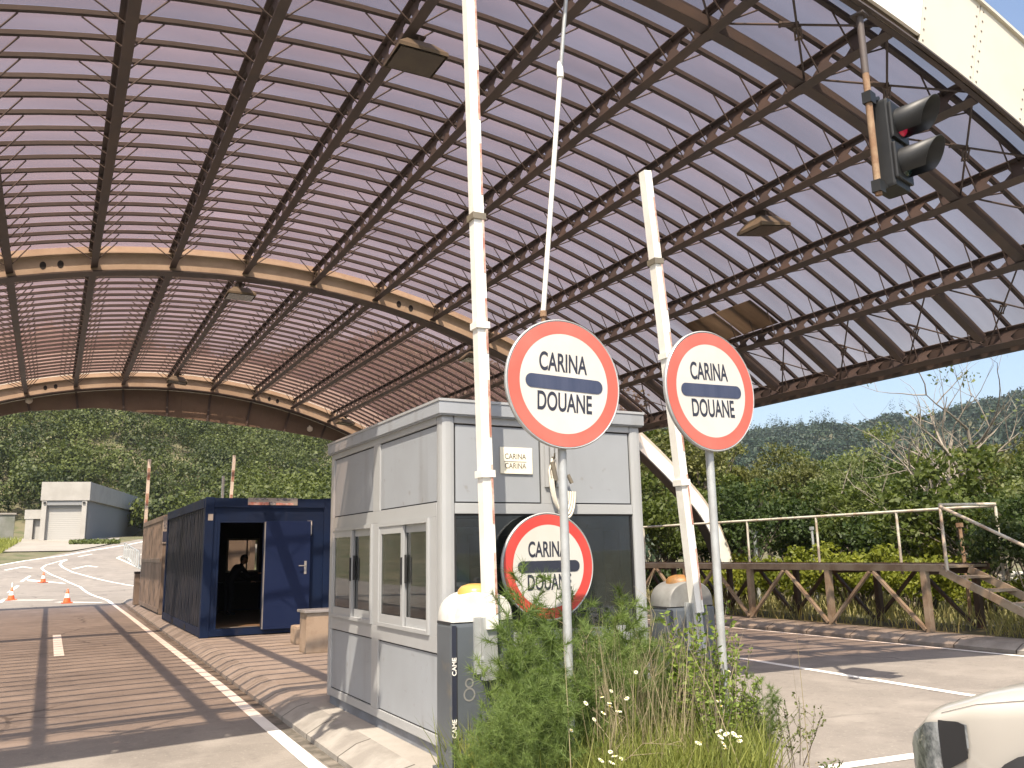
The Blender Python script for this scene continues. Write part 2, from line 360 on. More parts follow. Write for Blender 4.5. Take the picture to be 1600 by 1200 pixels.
# ------------------------------------------------------------------ ground, road, island
def hh(Y):
    if Y < 44: return 0.
    if Y < 56: return .085*(Y-44)**2/24
    if Y < 95: return .085*(Y-50)
    return .085*45 + .03*(min(Y, 400)-95)
def sstep(a, b, x):
    t = min(1, max(0, (x-a)/(b-a))); return t*t*(3-2*t)
SKY = [(30, 6.3), (37, 6.3), (44.6, 5.6), (48, 5.95), (50.4, 5.75), (52.3, 6.15), (54.4, 5.9), (56.2, 6.6), (57.6, 6.75), (59.6, 7.2), (66, 8.0), (80, 7), (100, 5)]
def elr(az):
    if az <= SKY[0][0]: return SKY[0][1]
    for (a, e), (b, f) in zip(SKY, SKY[1:]):
        if az <= b: return e + (f-e)*(az-a)/(b-a)
    return 4.
def hill(X, Y):
    r = math.hypot(X, Y); az = math.degrees(math.atan2(X, Y))
    z = 0.
    wl = (1-sstep(27, 38, az))*sstep(-75, -45, az)
    if wl > 0:
        bump = 3*math.sin(az*.35+1)+2.2*math.sin(r*.045+az*.2)
        z += wl*(min(max(0, r-112)*.36, 44) + (bump*sstep(118, 160, r)))
    wr = sstep(29, 39, az)*(1-sstep(110, 130, az))
    if wr > 0:
        top = math.tan(R_(elr(az)))*620
        k = sstep(140, 620, r)
        z += wr*(top*k*.5+top*.5*(max(0, min(1, (r-140)/480)))**1.3)*(1-.5*sstep(660, 1200, r))
        z += wr*3*math.sin(r*.03)*math.sin(az*.8)*sstep(200, 300, r)*(1-sstep(520, 600, r))
    return z
def ground_z(X, Y): return hh(Y) - .07 + hill(X, Y)

rs = [0.0] + list(np.arange(2, 70, 2.0)) + list(np.arange(70, 200, 4.0)) + list(np.arange(200, 700, 14.0)) + [720, 800, 900, 1100, 1500, 2200]
azs = list(np.arange(-180, -40, 10.0)) + list(np.arange(-40, 100, 1.5)) + list(np.arange(101, 180, 10.0))
V = []; Fq = []
for r in rs:
    for a in azs:
        x, y = r*math.sin(R_(a)), r*math.cos(R_(a)); V.append((x, y, ground_z(x, y)))
na = len(azs)
for i in range(len(rs)-1):
    for k in range(na):
        k2 = (k+1) % na; Fq.append((i*na+k, i*na+k2, (i+1)*na+k2, (i+1)*na+k))
g = np_mesh('ground', V, Fq, M['soil'], smooth=True); tag(g, kind='structure')

def sheet(name, rows, mtl, kind='structure'):
    """rows: list of (list of (x,y,z)) with equal length"""
    b = MB(); n = len(rows[0]); v = [p for r in rows for p in r]
    f = [(i*n+k, i*n+k+1, (i+1)*n+k+1, (i+1)*n+k) for i in range(len(rows)-1) for k in range(n-1)]
    b.add(v, f, 0, True); return tag(b.build(name, mtl), kind=kind)

# asphalt: one sheet under everything near, following the rise of the road
def road_edges(Y):
    xl = -11. if Y < 50 else -11 + 8.2*sstep(50, 66, Y) + max(0, (Y-66))*.42
    xr = 12.9 if Y < 40 else 12.9 - 2*sstep(40, 62, Y) + max(0, Y-62)*.38
    return xl, xr
rows = []
for Y in list(np.arange(-14, 44, 4.0)) + list(np.arange(44, 92, 1.5)):
    xl, xr = road_edges(Y)
    rows.append([(xl+(xr-xl)*t/10, Y, hh(Y)) for t in range(11)])
sheet('road', rows, M['asphalt'])
# pale concrete apron in front of the depot
rows = [[(x0+(x1-x0)*t/6, Y, hh(Y)+.012) for t in range(7)] for Y, x0, x1 in ((77.5,-3.2,1.5),(80,-3.4,2.8),(83,-3.6,4.0),(86,-3.6,5.0),(89,-3.6,5.6),(93,-3.6,6))]
M['apron'] = mat('apron', (.27, .25, .215), .9, (.22, .2, .17), .4, .7)
sheet('apron_pavement', rows, M['apron'])

# traffic island with sloped kerb
def isl_l(Y): return 2.03 + .0155*Y
def isl_r(Y): return 4.72 + .5*sstep(4.9, 6.1, Y) + .09*max(0, Y-6)
outer = []; inner = []
for Y in list(np.arange(36, 4.9, -1.0)): outer.append((isl_l(Y), Y))
c0 = (isl_l(5)+isl_r(5))/2; hw = (isl_r(5)-isl_l(5))/2
for a in range(10, 180, 10): outer.append((c0-hw*math.cos(R_(a)), 5-1.35*math.sin(R_(a))))
for Y in np.arange(5, 36.1, 1.0): outer.append((isl_r(Y), Y))
cx = sum(p[0] for p in outer)/len(outer)
def inset(pl, d):
    o = []; n = len(pl)
    for i in range(n):
        a = Vector(pl[i-1]); b = Vector(pl[i]); c = Vector(pl[(i+1) % n])
        t = ((b-a).normalized() + (c-b).normalized()).normalized(); nrm = Vector((-t.y, t.x))
        q = b + nrm*d; o.append((q.x, q.y))
    return o
p1 = inset(outer, .035); p2 = inset(outer, .15); p3 = inset(outer, .27)
b = MB(); n = len(outer)
ring = [[(x, y, -.03) for x, y in outer], [(x, y, .045) for x, y in outer], [(x, y, .125) for x, y in p2], [(x, y, .15) for x, y in p3]]
v = [p for r in ring for p in r]
b.add(v, [(i*n+k, i*n+(k+1) % n, (i+1)*n+(k+1) % n, (i+1)*n+k) for i in range(3) for k in range(n)])
o = tag(b.build('island_kerb', M['kerbstone']), kind='structure')
# kerbstone joints every metre along the kerb
nt = M['kerbstone'].node_tree
tc = nt.nodes.new('ShaderNodeTexCoord'); sp = nt.nodes.new('ShaderNodeSeparateXYZ'); fr = nt.nodes.new('ShaderNodeMath'); fr.operation = 'FRACT'
ls = nt.nodes.new('ShaderNodeMath'); ls.operation = 'LESS_THAN'; ls.inputs[1].default_value = .022
mx = nt.nodes.new('ShaderNodeMixRGB'); mx.inputs[2].default_value = (.07, .06, .05, 1)
bc = nt.nodes['Principled BSDF'].inputs['Base Color']; src = bc.links[0].from_socket
nt.links.new(tc.outputs['Object'], sp.inputs[0]); nt.links.new(sp.outputs['Y'], fr.inputs[0]); nt.links.new(fr.outputs[0], ls.inputs[0])
nt.links.new(ls.outputs[0], mx.inputs[0]); nt.links.new(src, mx.inputs[1]); nt.links.new(mx.outputs[0], bc)
b = MB(); b.add([(x, y, .15) for x, y in p3], [tuple(range(n))]); tag(b.build('island_pavement', M['concrete']), kind='structure')
# soil bed at the island's nose, where the weeds grow
bed = [(2.95, 5.75)] + [(c0-(hw-.42)*math.cos(R_(a)), 4.95-1.0*math.sin(R_(a))) for a in range(15, 180, 15)] + [(isl_r(5)-.45, 5.75)]
b = MB(); b.add([(x, y, .158) for x, y in bed], [tuple(range(len(bed)))]); tag(b.build('soil_bed', M['soil']), kind='structure')

# right-hand kerb and verge
b = MB()
ys = list(np.arange(-12, 47, 1.0))
prof = [(12.62, -.03), (12.62, .05), (12.80, .135), (13.0, .15), (13.3, .15)]
v = [(x, y, z) for y in ys for x, z in prof]; k = len(prof)
b.add(v, [(i*k+j, i*k+j+1, (i+1)*k+j+1, (i+1)*k+j) for i in range(len(ys)-1) for j in range(k-1)])
tag(b.build('verge_kerb', M['kerbstone']), kind='structure')
rows = [[(13.3, y, .148), (14.5, y, .15), (16.5, y, .1), (19, y, .0), (22, y, -.04), (26, y, -.05), (30, y, -.12)] for y in ys]
sheet('verge', rows, M['soil'])

# painted markings (sheets 5 mm above the asphalt)
mk = MB()
def stripe(pl, w, z=.005):
    pl = [Vector((p[0], p[1])) for p in pl]
    fine = []
    for a, c in zip(pl, pl[1:]):
        m_ = max(1, int((c-a).length/1.2))
        for i in range(m_): fine.append(a+(c-a)*i/m_)
    fine.append(pl[-1]); v = []
    for i, p in enumerate(fine):
        t = (fine[min(i+1, len(fine)-1)]-fine[max(i-1, 0)]).normalized(); nn = Vector((-t.y, t.x))*w/2
        for q in (p+nn, p-nn): v.append((q.x, q.y, hh(q.y)+z))
    mk.add(v, [(2*i, 2*i+1, 2*i+3, 2*i+2) for i in range(len(fine)-1)])
stripe([(1.84, -6), (1.955, 7.2), (2.05, 12), (2.09, 18.4), (2.16, 28), (2.2, 38.8), (1.57, 51.7), (.79, 56.4), (.2, 59.1), (-.24, 62), (-.36, 63.4), (-.15, 65.4), (.4, 67.3), (1.12, 69.6)], .125)
stripe([(4.9, 49.2), (4.22, 50.9), (2.51, 56.2), (1.34, 60.4), (.86, 63.4), (.68, 65.6), (.8, 67.6), (1.15, 69.2)], .14)
stripe([(-11, 57), (-6, 61.5), (-2.8, 66.2), (-1.4, 69.2), (1, 73), (3.33, 78.2), (6.1, 83.6), (8.8, 90)], .24)
for a, c in (((-1.26, 55.7), (-.9, 58.7)), ((-1.62, 49.4), (-1.35, 53.6)), ((-1.6, 40.5), (-1.55, 44.2)), ((1.9, 71.6), (2.9, 73.9))): stripe([a, c], .15)
stripe([(-1.2, 42.5), (.33, 40.9)], .33); stripe([(.42, 38.9), (1.9, 36.9)], .33)
mk.add([(x, y, hh(y)+.005) for x, y in ((-1.05, 57.0), (-.95, 56.0), (.95, 53.8), (.75, 54.4))], [(0, 1, 2, 3)])
def arrow(x, y, s):
    for pl in ([(x-.9*s, y-2), (x, y)], [(x, y), (x+.55*s, y-1.1)]): stripe(pl, .22, .005 if pl[1] == (x, y) else .009)
arrow(-1.45, 64.6, 1); arrow(2.3, 64.3, 1)
stripe([(6.9, 57), (5.3, 61.8), (4.76, 67.1), (4.42, 69.9), (4.8, 71.5), (6.6, 73)], .16); stripe([(6.6, 56), (5.6, 60.5)], .15)
mk.add([(x, y, .005) for x, y in ((.2, 17.1), (.36, 17.1), (.36, 21.9), (.2, 21.9))], [(0, 1, 2, 3)])
stripe([(8.83, -4), (8.86, 6.3), (9.1, 9.6), (9.35, 20), (9.7, 36)], .13)
stripe([(12.42, -8), (12.42, 40)], .12)
stripe([(5.15, 4.84), (6.3, 4.72), (7.2, 4.66)], .13)
tag(mk.build('road_marking', M['paint_line']), kind='structure')
mk = MB(); stripe([(isl_l(y)-.05-.02*math.sin(y*1.7), y) for y in np.arange(36, 5, -1.3)], .11, .003); stripe([(12.58, -8), (12.58, 40)], .09, .003)
M['dirt'] = mat('dirt', (.085, .075, .06), .95, (.2, .175, .145), 5, .9); tag(mk.build('gutter_dirt', M['dirt']), kind='structure')

# ------------------------------------------------------------------ canopy
CX, CZ, RR = 3.343, -9.117, 16.62
T0, DT = R_(-15.32), R_(4.98)
YN, YM, YF = 5.25, 17.9, 31.25
def th(i): return T0 + DT*i
def cp(r, t, Y): return (CX+r*math.sin(t), Y, CZ+r*math.cos(t))
canopy = empty('border_canopy', (CX, 18, 0), 0, 'huge barrel vaulted canopy of brown steel ribs and mauve translucent sheets over all lanes', 'canopy')
canopy.location = (0, 0, 0)
RIBY = [YN + (YM-YN)*k/26 for k in range(27)] + [YM + (YF-YM)*k/27 for k in range(1, 28)]
def purlin_mesh(i):
    t = th(i); er = Vector((math.sin(t), 0, math.cos(t))); et = Vector((math.cos(t), 0, -math.sin(t)))
    o = Vector(cp(RR, t, 0)); b = MB(); Mx = Matrix((( et.x, 0, er.x, o.x), (et.y, 1, er.y, o.y), (et.z, 0, er.z, o.z), (0, 0, 0, 1)))
    b.box((-.062, YN+.06, 0), (.062, YF-.02, .014), 0, Mx); b.box((-.062, YN+.06, .33), (.062, YF-.02, .344), 0, Mx)
    for k in range(53):
        y0 = RIBY[k]+.0; L = RIBY[k+1]-RIBY[k]
        if k == 0: y0 += .06; L -= .06
        P = [(0, 0), (L, 0), (L, .16), (L, .316), (0, .316), (0, .16), (.16*L, .16), (.32*L, .27), (.68*L, .27), (.84*L, .16), (.68*L, .065), (.32*L, .065)]
        v = [(.004, y0+a, .014+c) for a, c in P] + [(-.004, y0+a, .014+c) for a, c in P]
        F = [(0, 1, 10, 11), (1, 2, 9, 10), (2, 3, 8, 9), (3, 4, 7, 8), (4, 5, 6, 7), (5, 0, 11, 6)]
        b.add(v, F + [tuple(12+q for q in reversed(f)) for f in F] + [(6, 7, 19, 18), (7, 8, 20, 19), (8, 9, 21, 20), (9, 10, 22, 21), (10, 11, 23, 22), (11, 6, 18, 23)], 0, False, Mx)
    for k in range(1, 53):   # stiffener cleats under each rib
        b.box((-.05, RIBY[k]-.006, .3), (.05, RIBY[k]+.006, .4), 0, Mx)
    return b
for i in range(-4, 11): purlin_mesh(i).build('purlin', M['steel_brown'], canopy)
def arc_beam(b, r0, r1, y0, y1, t0, t1, n, mi=0, cp=cp):
    v = []
    for k in range(n+1):
        t = t0+(t1-t0)*k/n
        for r, y in ((r0, y0), (r0, y1), (r1, y1), (r1, y0)): v.append(cp(r, t, y))
    f = []
    for k in range(n):
        for j in range(4): f.append((4*k+j, 4*k+(j+1) % 4, 4*k+4+(j+1) % 4, 4*k+4+j))
    f += [(0, 1, 2, 3), (4*n+3, 4*n+2, 4*n+1, 4*n)]
    b.add(v, f, mi)
TL, TR = th(-4)-.006, th(10)+.006
b = MB(); arc_beam(b, RR+.375, RR+.43, -.029, .029, TL, TR, 44)
rib0 = b.build('rib', M['steel_rib'], canopy); rib0.location = (0, RIBY[1], 0)
for k in range(2, 53):
    if k == 26: continue
    c = rib0.copy(); COL.objects.link(c); c.location = (0, RIBY[k], 0)
# roof sheets, one strip per rib bay, sharing a mesh
pw = (YM-YN)/26
b = MB(); v = []
for k in range(61):
    t = TL-.004+(TR-TL+.008)*k/60
    for y in (0.003, 1/3, 2/3, .997):
        v.append(cp(RR+.45+.02*(1-abs(2*y-1)**2), t, y*pw))
b.add(v, [(4*k+j, 4*k+j+1, 4*k+5+j, 4*k+4+j) for k in range(60) for j in range(3)], 0, True)
sh0 = b.build('roof_sheet', M['roof_sheet'], canopy); sh0.location = (0, RIBY[0], 0)
for k in range(1, 53):
    c = sh0.copy(); COL.objects.link(c); c.location = (0, RIBY[k], 0); c.scale = (1, (RIBY[k+1]-RIBY[k])/pw, 1)
c = sh0.copy(); COL.objects.link(c); c.location = (0, YN-.135, 0); c.scale = (1, .14/pw, 1)
# cross strut behind the front arch, and short struts in both eaves bays
b = MB(); arc_beam(b, RR+.03, RR+.17, 6.46, 6.60, TL, TR, 44); b.build('cross_strut', M['steel_brown'], canopy)
b = MB(); arc_beam(b, RR+.06, RR+.2, -.06, .06, th(9)+.008, th(10)-.008, 3); es = b.build('eaves_strut', M['steel_brown'], canopy)
b = MB(); arc_beam(b, RR+.06, RR+.2, -.06, .06, th(-4)+.008, th(-3)-.008, 3); es2 = b.build('eaves_strut', M['steel_brown'], canopy)
EY = [6.53+1.4595*k for k in range(1, 17)]
es.location = (0, EY[0], 0); es2.location = (0, EY[0], 0)
for y in EY[1:]:
    for q in (es, es2): c = q.copy(); COL.objects.link(c); c.location = (0, y, 0)
def brace(p, q):
    p = Vector(p); q = Vector(q); b = MB(); b.tube([p, q], .013, 6)
    m_ = p.lerp(q, .55); d = (q-p).normalized(); s = d.cross(Vector((0, 0, 1))).normalized()*.032
    for sg in (1, -1): b.tube([m_-d*.09+s*sg, m_+d*.09+s*sg], .012, 6)
    for sg in (1, -1): b.tube([m_+d*.09*sg-s*1.4, m_+d*.09*sg+s*1.4], .018, 6)
    b.build('brace_rod', M['steel_brown'], canopy)
for i in range(-4, 10):
    brace(cp(RR+.1, th(i), 5.34), cp(RR+.1, th(i+1), 6.5)); brace(cp(RR+.135, th(i+1), 5.34), cp(RR+.135, th(i), 6.5))
for y0, y1 in zip([6.53]+EY[:-1], EY):
    for i in (9, -4):
        if i == -4 and y0 > 17: continue
        brace(cp(RR+.1, th(i), y0+.05), cp(RR+.1, th(i+1), y1-.05)); brace(cp(RR+.135, th(i+1), y0+.05), cp(RR+.135, th(i), y1-.05))
# knee braces: the hundred nearest ones are parts, the rest one part
CAM = Vector((0, 0, 1.615)); fwd = Vector((.465, .864, .193))
KN = []
for k in range(1, 53):
    for i in range(-4, 11):
        for sg in (-1, 1):
            if (i == -4 and sg < 0) or (i == 10 and sg > 0): continue
            t = th(i); a = cp(RR+.025, t+sg*.05/RR, RIBY[k]); c = cp(RR+.355, t+sg*.42/RR, RIBY[k])
            d = Vector(a)-CAM; ang = d.angle(fwd); KN.append((d.length + (100 if ang > .62 else 0), a, c))
KN.sort(key=lambda q: q[0]); rest = MB()
for j, (_, a, c) in enumerate(KN):
    if j < 100:
        b = MB(); b.tube([a, c], .011, 5); b.build('knee_brace', M['steel_brown'], canopy)
    else: rest.tube([a, c], .011, 4, cap=False)
tag(rest.build('knee_brace', M['steel_brown'], canopy), kind='stuff')
# three main arches: dark bottom flange, cream web, bright top flange, running down into legs
TG = math.acos((9.117+.0)/RR)
TB = R_(44.); RB = 3.5
def cpl(r, t, Y):
    """arch profile: circular over the lanes, bending into upright legs below the eaves"""
    a = abs(t); s = 1 if t > 0 else -1
    if a <= TB: return cp(r, t, Y)
    bx, bz = (RR-RB)*math.sin(TB), CZ+(RR-RB)*math.cos(TB); q = min(a, PI/2); rr_ = RB+r-RR
    return (CX+s*(bx+rr_*math.sin(q)), Y, bz+rr_*math.cos(q)-max(0, a-PI/2)*6)
def arch(Y, t0, t1):
    fw = .17 if Y > 10 else .03
    b = MB(); arc_beam(b, RR-.12 if Y > 10 else RR-.03, RR-.09 if Y > 10 else RR-.01, Y-fw, Y+fw, t0, t1, 90, cp=cpl)
    o = b.build('main_arch', M['steel_brown'], canopy)
    b = MB(); arc_beam(b, RR-.09 if Y > 10 else RR-.01, RR+.43, Y-.02, Y+.02, t0, t1, 90, cp=cpl); b.build('web', M['cream'], o)
    b = MB(); arc_beam(b, RR+.27, RR+.295, Y-.12, Y+.12, t0, t1, 90, cp=cpl); b.build('top_flange', M['cream'], o)
    if Y > 10:
        for tt in (th(0)+DT*.5, th(5)+DT*.5):
            for dd in (-.15, .15):
                Mx = Matrix.Translation(cp(RR+.1, tt+dd/RR, Y-.02)) @ Matrix.Rotation(PI/2, 4, 'X')
                b = MB(); b.lathe([(.062, 0), (.062, .006)], n=20, M=Mx @ Matrix.Diagonal((.9, 1.25, 1, 1))); b.build('hole', M['dark_gap'], o)
            b = MB(); arc_beam(b, RR-.085, RR+.265, Y-.028, Y-.021, tt-.012/RR, tt+.012/RR, 2); b.build('splice_plate', M['cream'], o)
    return o
TE = R_(97)
for y_ in (YN, YM, YF): arch(y_, -TE, TE)
# leg plates widening the arches below the eaves
for Y in (YN, YM, YF):
    for sg in (-1, 1):
        b = MB(); arc_beam(b, RR-.085, RR+.265, Y-.165, Y-.14, sg*(th(10)+.02), sg*TE, 40, cp=cpl); b.build('leg_plate', M['white_paint'], canopy)
# gable fascia: riveted cream cladding at the near end
fy = YN-.13; nP = 34; tA, tB = -TG*.92, TG*.92
wp = MB(); arc_beam(wp, 16.52, 17.88, fy-.012, fy+.012, 0, .0572, 3)
for k in range(nP):
    t0 = tA+(tB-tA)*k/nP; t1 = tA+(tB-tA)*(k+1)/nP; b = MB()
    white = abs((t0+t1)/2-R_(12.3)) < (tB-tA)/nP*.5
    arc_beam(b, 16.52 if not white else 16.62, 17.66, fy-.012-(.01 if white else 0), fy+.012, t0+.0006, t1-.0006, 3)
    if not white:
        for tt in (t0+.003, t1-.003):
            for q in range(8):
                x, y, z = cp(16.58+q*.145, tt, fy-.012)
                b.box((x-.009, y-.006, z-.009), (x+.009, y, z+.009), 1)
    b.build('fascia_panel', [M['white_paint'] if white else M['fascia'], M['lamp_body']], canopy)
b = MB(); arc_beam(b, 16.505, 16.525, fy-.02, fy+.02, tA, tB, 60); b.build('fascia_trim', M['steel_brown'], canopy)
b = MB(); arc_beam(b, 17.66, 17.70, fy-.05, YN+.1, tA, tB, 60); b.build('fascia_cap', M['fascia'], canopy)
# far end: dark cladding skirt hanging below the far arch
SK = [(-12, 16.2), (-1.2, 16.1), (-.1, 15.95), (1.03, 15.9), (1.94, 15.74), (3.25, 15.57), (4.5, 15.52), (5.86, 15.55), (8.2, 15.84), (10.05, 16.2), (12.5, 16.3)]
def skr(x):
    for (a, e), (c, f_) in zip(SK, SK[1:]):
        if x <= c: return e+(f_-e)*(x-a)/(c-a)
    return 16.3
for i in range(-4, 10):
    for h in range(3):
        t0 = th(i)+DT*h/3; t1 = th(i)+DT*(h+1)/3
        xa, xb = CX+RR*math.sin(t0), CX+RR*math.sin(t1); b = MB(); ra, rb = skr(xa), skr(xb)
        pts = [cp(ra, t0+.0001, 0), cp(rb, t1-.0001, 0), cp(16.48, t1-.0001, 0), cp(16.48, t0+.0001, 0)]
        v = [(p[0], 31.44, p[2]) for p in pts] + [(p[0], 31.48, p[2]) for p in pts]
        b.add(v, [(0, 1, 2, 3), (7, 6, 5, 4), (0, 4, 5, 1), (1, 5, 6, 2), (2, 6, 7, 3), (3, 7, 4, 0)])
        b.build('skirt_panel', M['skirt'], canopy)
    t0 = th(i); b = MB(); b.bar((*cp(skr(CX+RR*math.sin(t0)), t0, 31.40)[:2], cp(skr(CX+RR*math.sin(t0)), t0, 0)[2]), cp(16.48, t0, 31.40), .07, .05, (0, 1, 0)); b.build('skirt_post', M['steel_brown'], canopy)
arcs = MB(); arc_beam(arcs, 16.5, 17.9, 31.52, 31.55, tA, tB, 50); arcs.build('fascia_panel', M['fascia'], canopy)
# eaves gutter along both long edges
for i in (-4, 10):
    sg = 1 if i > 0 else -1; t = th(i); b = MB()
    b.bar(cp(RR+.17, t+sg*.12/RR, YN+.1), cp(RR+.17, t+sg*.12/RR, YF-.1), .1, .30); b.build('gutter', M['steel_brown'], canopy)
# beige board fixed under the ribs (two sheets)
for y0, y1 in ((11.1, 12.02), (12.06, 12.98)):
    b = MB(); arc_beam(b, RR+.315, RR+.33, y0, y1, th(8)+DT*.42, th(9)-.006, 4)
    tag(b.build('patch_sheet', M['patch_sheet'], canopy), 'beige replacement sheet fixed under the ribs')
# ------------------------------------------------------------------ things hanging from the canopy
def floodlight(x, y, z, rz, tilt, label):
    t = empty('floodlight', (x, y, z), rz, label, 'floodlight', 'floodlights under the canopy purlins')
    Mx = Matrix.Rotation(tilt, 4, 'Y')
    b = MB()
    top = [(-.16, -.14), (.16, -.14), (.16, .14), (-.16, .14)]; bot = [(-.3, -.26), (.3, -.26), (.3, .26), (-.3, .26)]
    v = [(p[0], p[1], -.06) for p in top] + [(p[0], p[1], -.2) for p in bot] + [(p[0], p[1], -.245) for p in bot]
    b.add(v, [(0, 1, 2, 3)] + [(i, i+4, (i+1) % 4+4, (i+1) % 4) for i in range(4)] + [(i+4, i+8, (i+1) % 4+8, (i+1) % 4+4) for i in range(4)], 0, False, Mx)
    b.build('housing', M['lamp_body'], t)
    b = MB(); b.box((-.27, -.23, -.252), (.27, .23, -.24), 0, Mx); b.build('lens', M['lamp_glass'], t)
    b = MB(); b.box((-.015, -.1, -.12), (.015, .1, .04)); b.box((-.09, -.1, .03), (.09, .1, .045)); b.tube([(-.0, -.0, -.1), (0, 0, .03)], .03, 8); b.build('bracket', M['steel_brown'], t)
    return t
for i, y, dx, tilt, lb in ((3, 8.4, .1, .0, 'largest dark floodlight, near the top of the view left of the white boom'),
                     (3, 18.65, .05, .0, 'dark floodlight hanging just below the middle arch at the left of the view'),
                     (3, 29.1, .05, .1, 'small pale floodlight hanging near the far gable skirt'),
                     (7, 8.85, .18, -.15, 'tan floodlight under the ribs to the left of the traffic light'),
                     (7, 18.5, .0, .0, 'dark floodlight at the middle arch behind the tall white boom'),
                     (7, 29.8, .25, .1, 'small tan floodlight above the roof edge of the grey booth')):
    q = cp(RR-.04, th(i), y); floodlight(q[0]+dx, y, q[2], 0, tilt, lb)
def gable_cam(x, z, lb):
    t = empty('gable_camera', (x, 31.36, z), 0, lb, 'camera', 'white cameras on the far gable')
    b = MB(); b.tube([(0, .06, .12), (0, -.02, .1)], .03, 8); b.build('mount', M['white_paint'], t)
    b = MB(); b.lathe([(.03, .1), (.09, .07), (.11, 0), (.09, -.07), (.0, -.11)], n=16); b.build('dome', M['white_paint'], t)
gable_cam(-.95, 6.72, 'small white camera on the brown skirt at the left edge of the view')
gable_cam(8.25, 6.25, 'small white camera on the brown skirt just left of the grey booth')

def traffic_light(x, y, ztop, lb, rz=0):
    t = empty('traffic_light', (x, y, ztop), rz, lb, 'traffic light', 'traffic lights hung from the front arch')
    b = MB(); b.tube([(0, 0, -.55), (0, 0, -1.87)], .034, 12); b.build('pole', M['rust'], t)  # lower part: orange colour also carries the sunlight falling on it
    b = MB(); b.tube([(0, 0, .12), (0, 0, -.56)], .036, 12); b.box((-.07, -.07, .08), (.07, .07, .1)); b.build('upper_pole', M['steel_brown'], t)  # upper part: shade put into the colour as darker brown
    for z in (-.83, -1.78):
        b = MB(); b.box((-.045, -.045, z-.06), (.075, .045, z+.06)); b.bar((.05, 0, z), (.16, -.03, z+.04), .04, .035); b.build('bracket', M['black_sig'], t)
    b = MB(); b.bbox((.13, -.13, -1.76), (.47, .10, -.82), .03)
    for z in (-1.07, -1.5): b.bbox((.12, -.165, z-.19), (.48, -.12, z+.19), .02)
    b.build('housing', M['black_sig'], t)
    for z, m_, nm in ((-1.07, M['red_lens'], 'red_lens'), (-1.5, M['dark_lens'], 'green_lens')):
        Mx = Matrix.Translation((.30, -.166, z)) @ Matrix.Rotation(PI/2, 4, 'X')
        b = MB(); b.lathe([(.135, 0), (.12, .02), (.07, .035), (0, .04)], n=24, M=Mx); b.build(nm, m_, t)
        # hooded visor: open cylinder cut away underneath towards the front
        v = []; f = []; n = 24
        for k in range(n+1):
            a = R_(-55) + R_(290)*k/n; L = .38 - .17*(1-math.sin(a))/2
            for r in (.155, .149): v += [(r*math.cos(a), r*math.sin(a), 0), (r*math.cos(a), r*math.sin(a), L)]
        for k in range(n):
            i = 4*k; f += [(i, i+4, i+5, i+1), (i+3, i+7, i+6, i+2), (i+1, i+5, i+7, i+3)]
        b = MB(); b.add(v, f, 0, True, Mx); b.build('visor', M['black_sig'], t)
    return t
M['red_lens'] = emit_mat('red_lens', (.9, .03, .1), .10, (.30, .01, .03))
M['dark_lens'] = mat('dark_lens', (.012, .03, .03), .2)
traffic_light(6.93, 5.2, 6.85, 'black traffic light with red upper lens on a rusty pole under the cream gable', R_(14))
traffic_light(.2, 5.2, 7.02, 'black two lens traffic light over the left lane')

# thin white conduit running from booth roof up to the gable
b = MB(); P0 = Vector((3.42, 6.05, 2.78)); P1 = Vector((3.27, 5.62, 3.85))
def onray(x, y, Y):
    f_ = 1330.; r = Vector((.882, -.470, -.019)); u = Vector((-.074, -.179, .981)); w = Vector((.465, .864, .193))
    d = w + r*((x-800)/f_) - u*((y-600)/f_); return Vector((0, 0, 1.615)) + d*(Y/d.y)
q0 = onray(851, 540, 6.0); q1 = onray(848.5, 488, 5.98); q2 = onray(875, 116, 5.75); q3 = onray(891, -90, 5.6)
cd = empty('conduit', (0, 0, 0), 0, 'thin jointed white conduit pole rising from booth roof past the left round sign', 'conduit')
b.tube([q1, q2], .0215, 12); b.build('lower_tube', M['white_paint'], cd)
b = MB(); b.tube([q2-(q3-q2).normalized()*.03, q3], .018, 12); b.build('upper_tube', M['galv'], cd)
b = MB(); b.lathe([(.03, -.03), (.032, 0), (.026, .09), (.018, .12)], c=q2, n=14); b.build('joint', M['white_paint'], cd)
b = MB(); b.lathe([(.03, -.0), (.03, .05)], c=q1-Vector((0, 0, .04)), n=12); b.tube([q1-Vector((0, 0, .02)), Vector((q0.x, 6.0, 2.77))], .02, 8); b.build('fitting', M['rust'], cd)

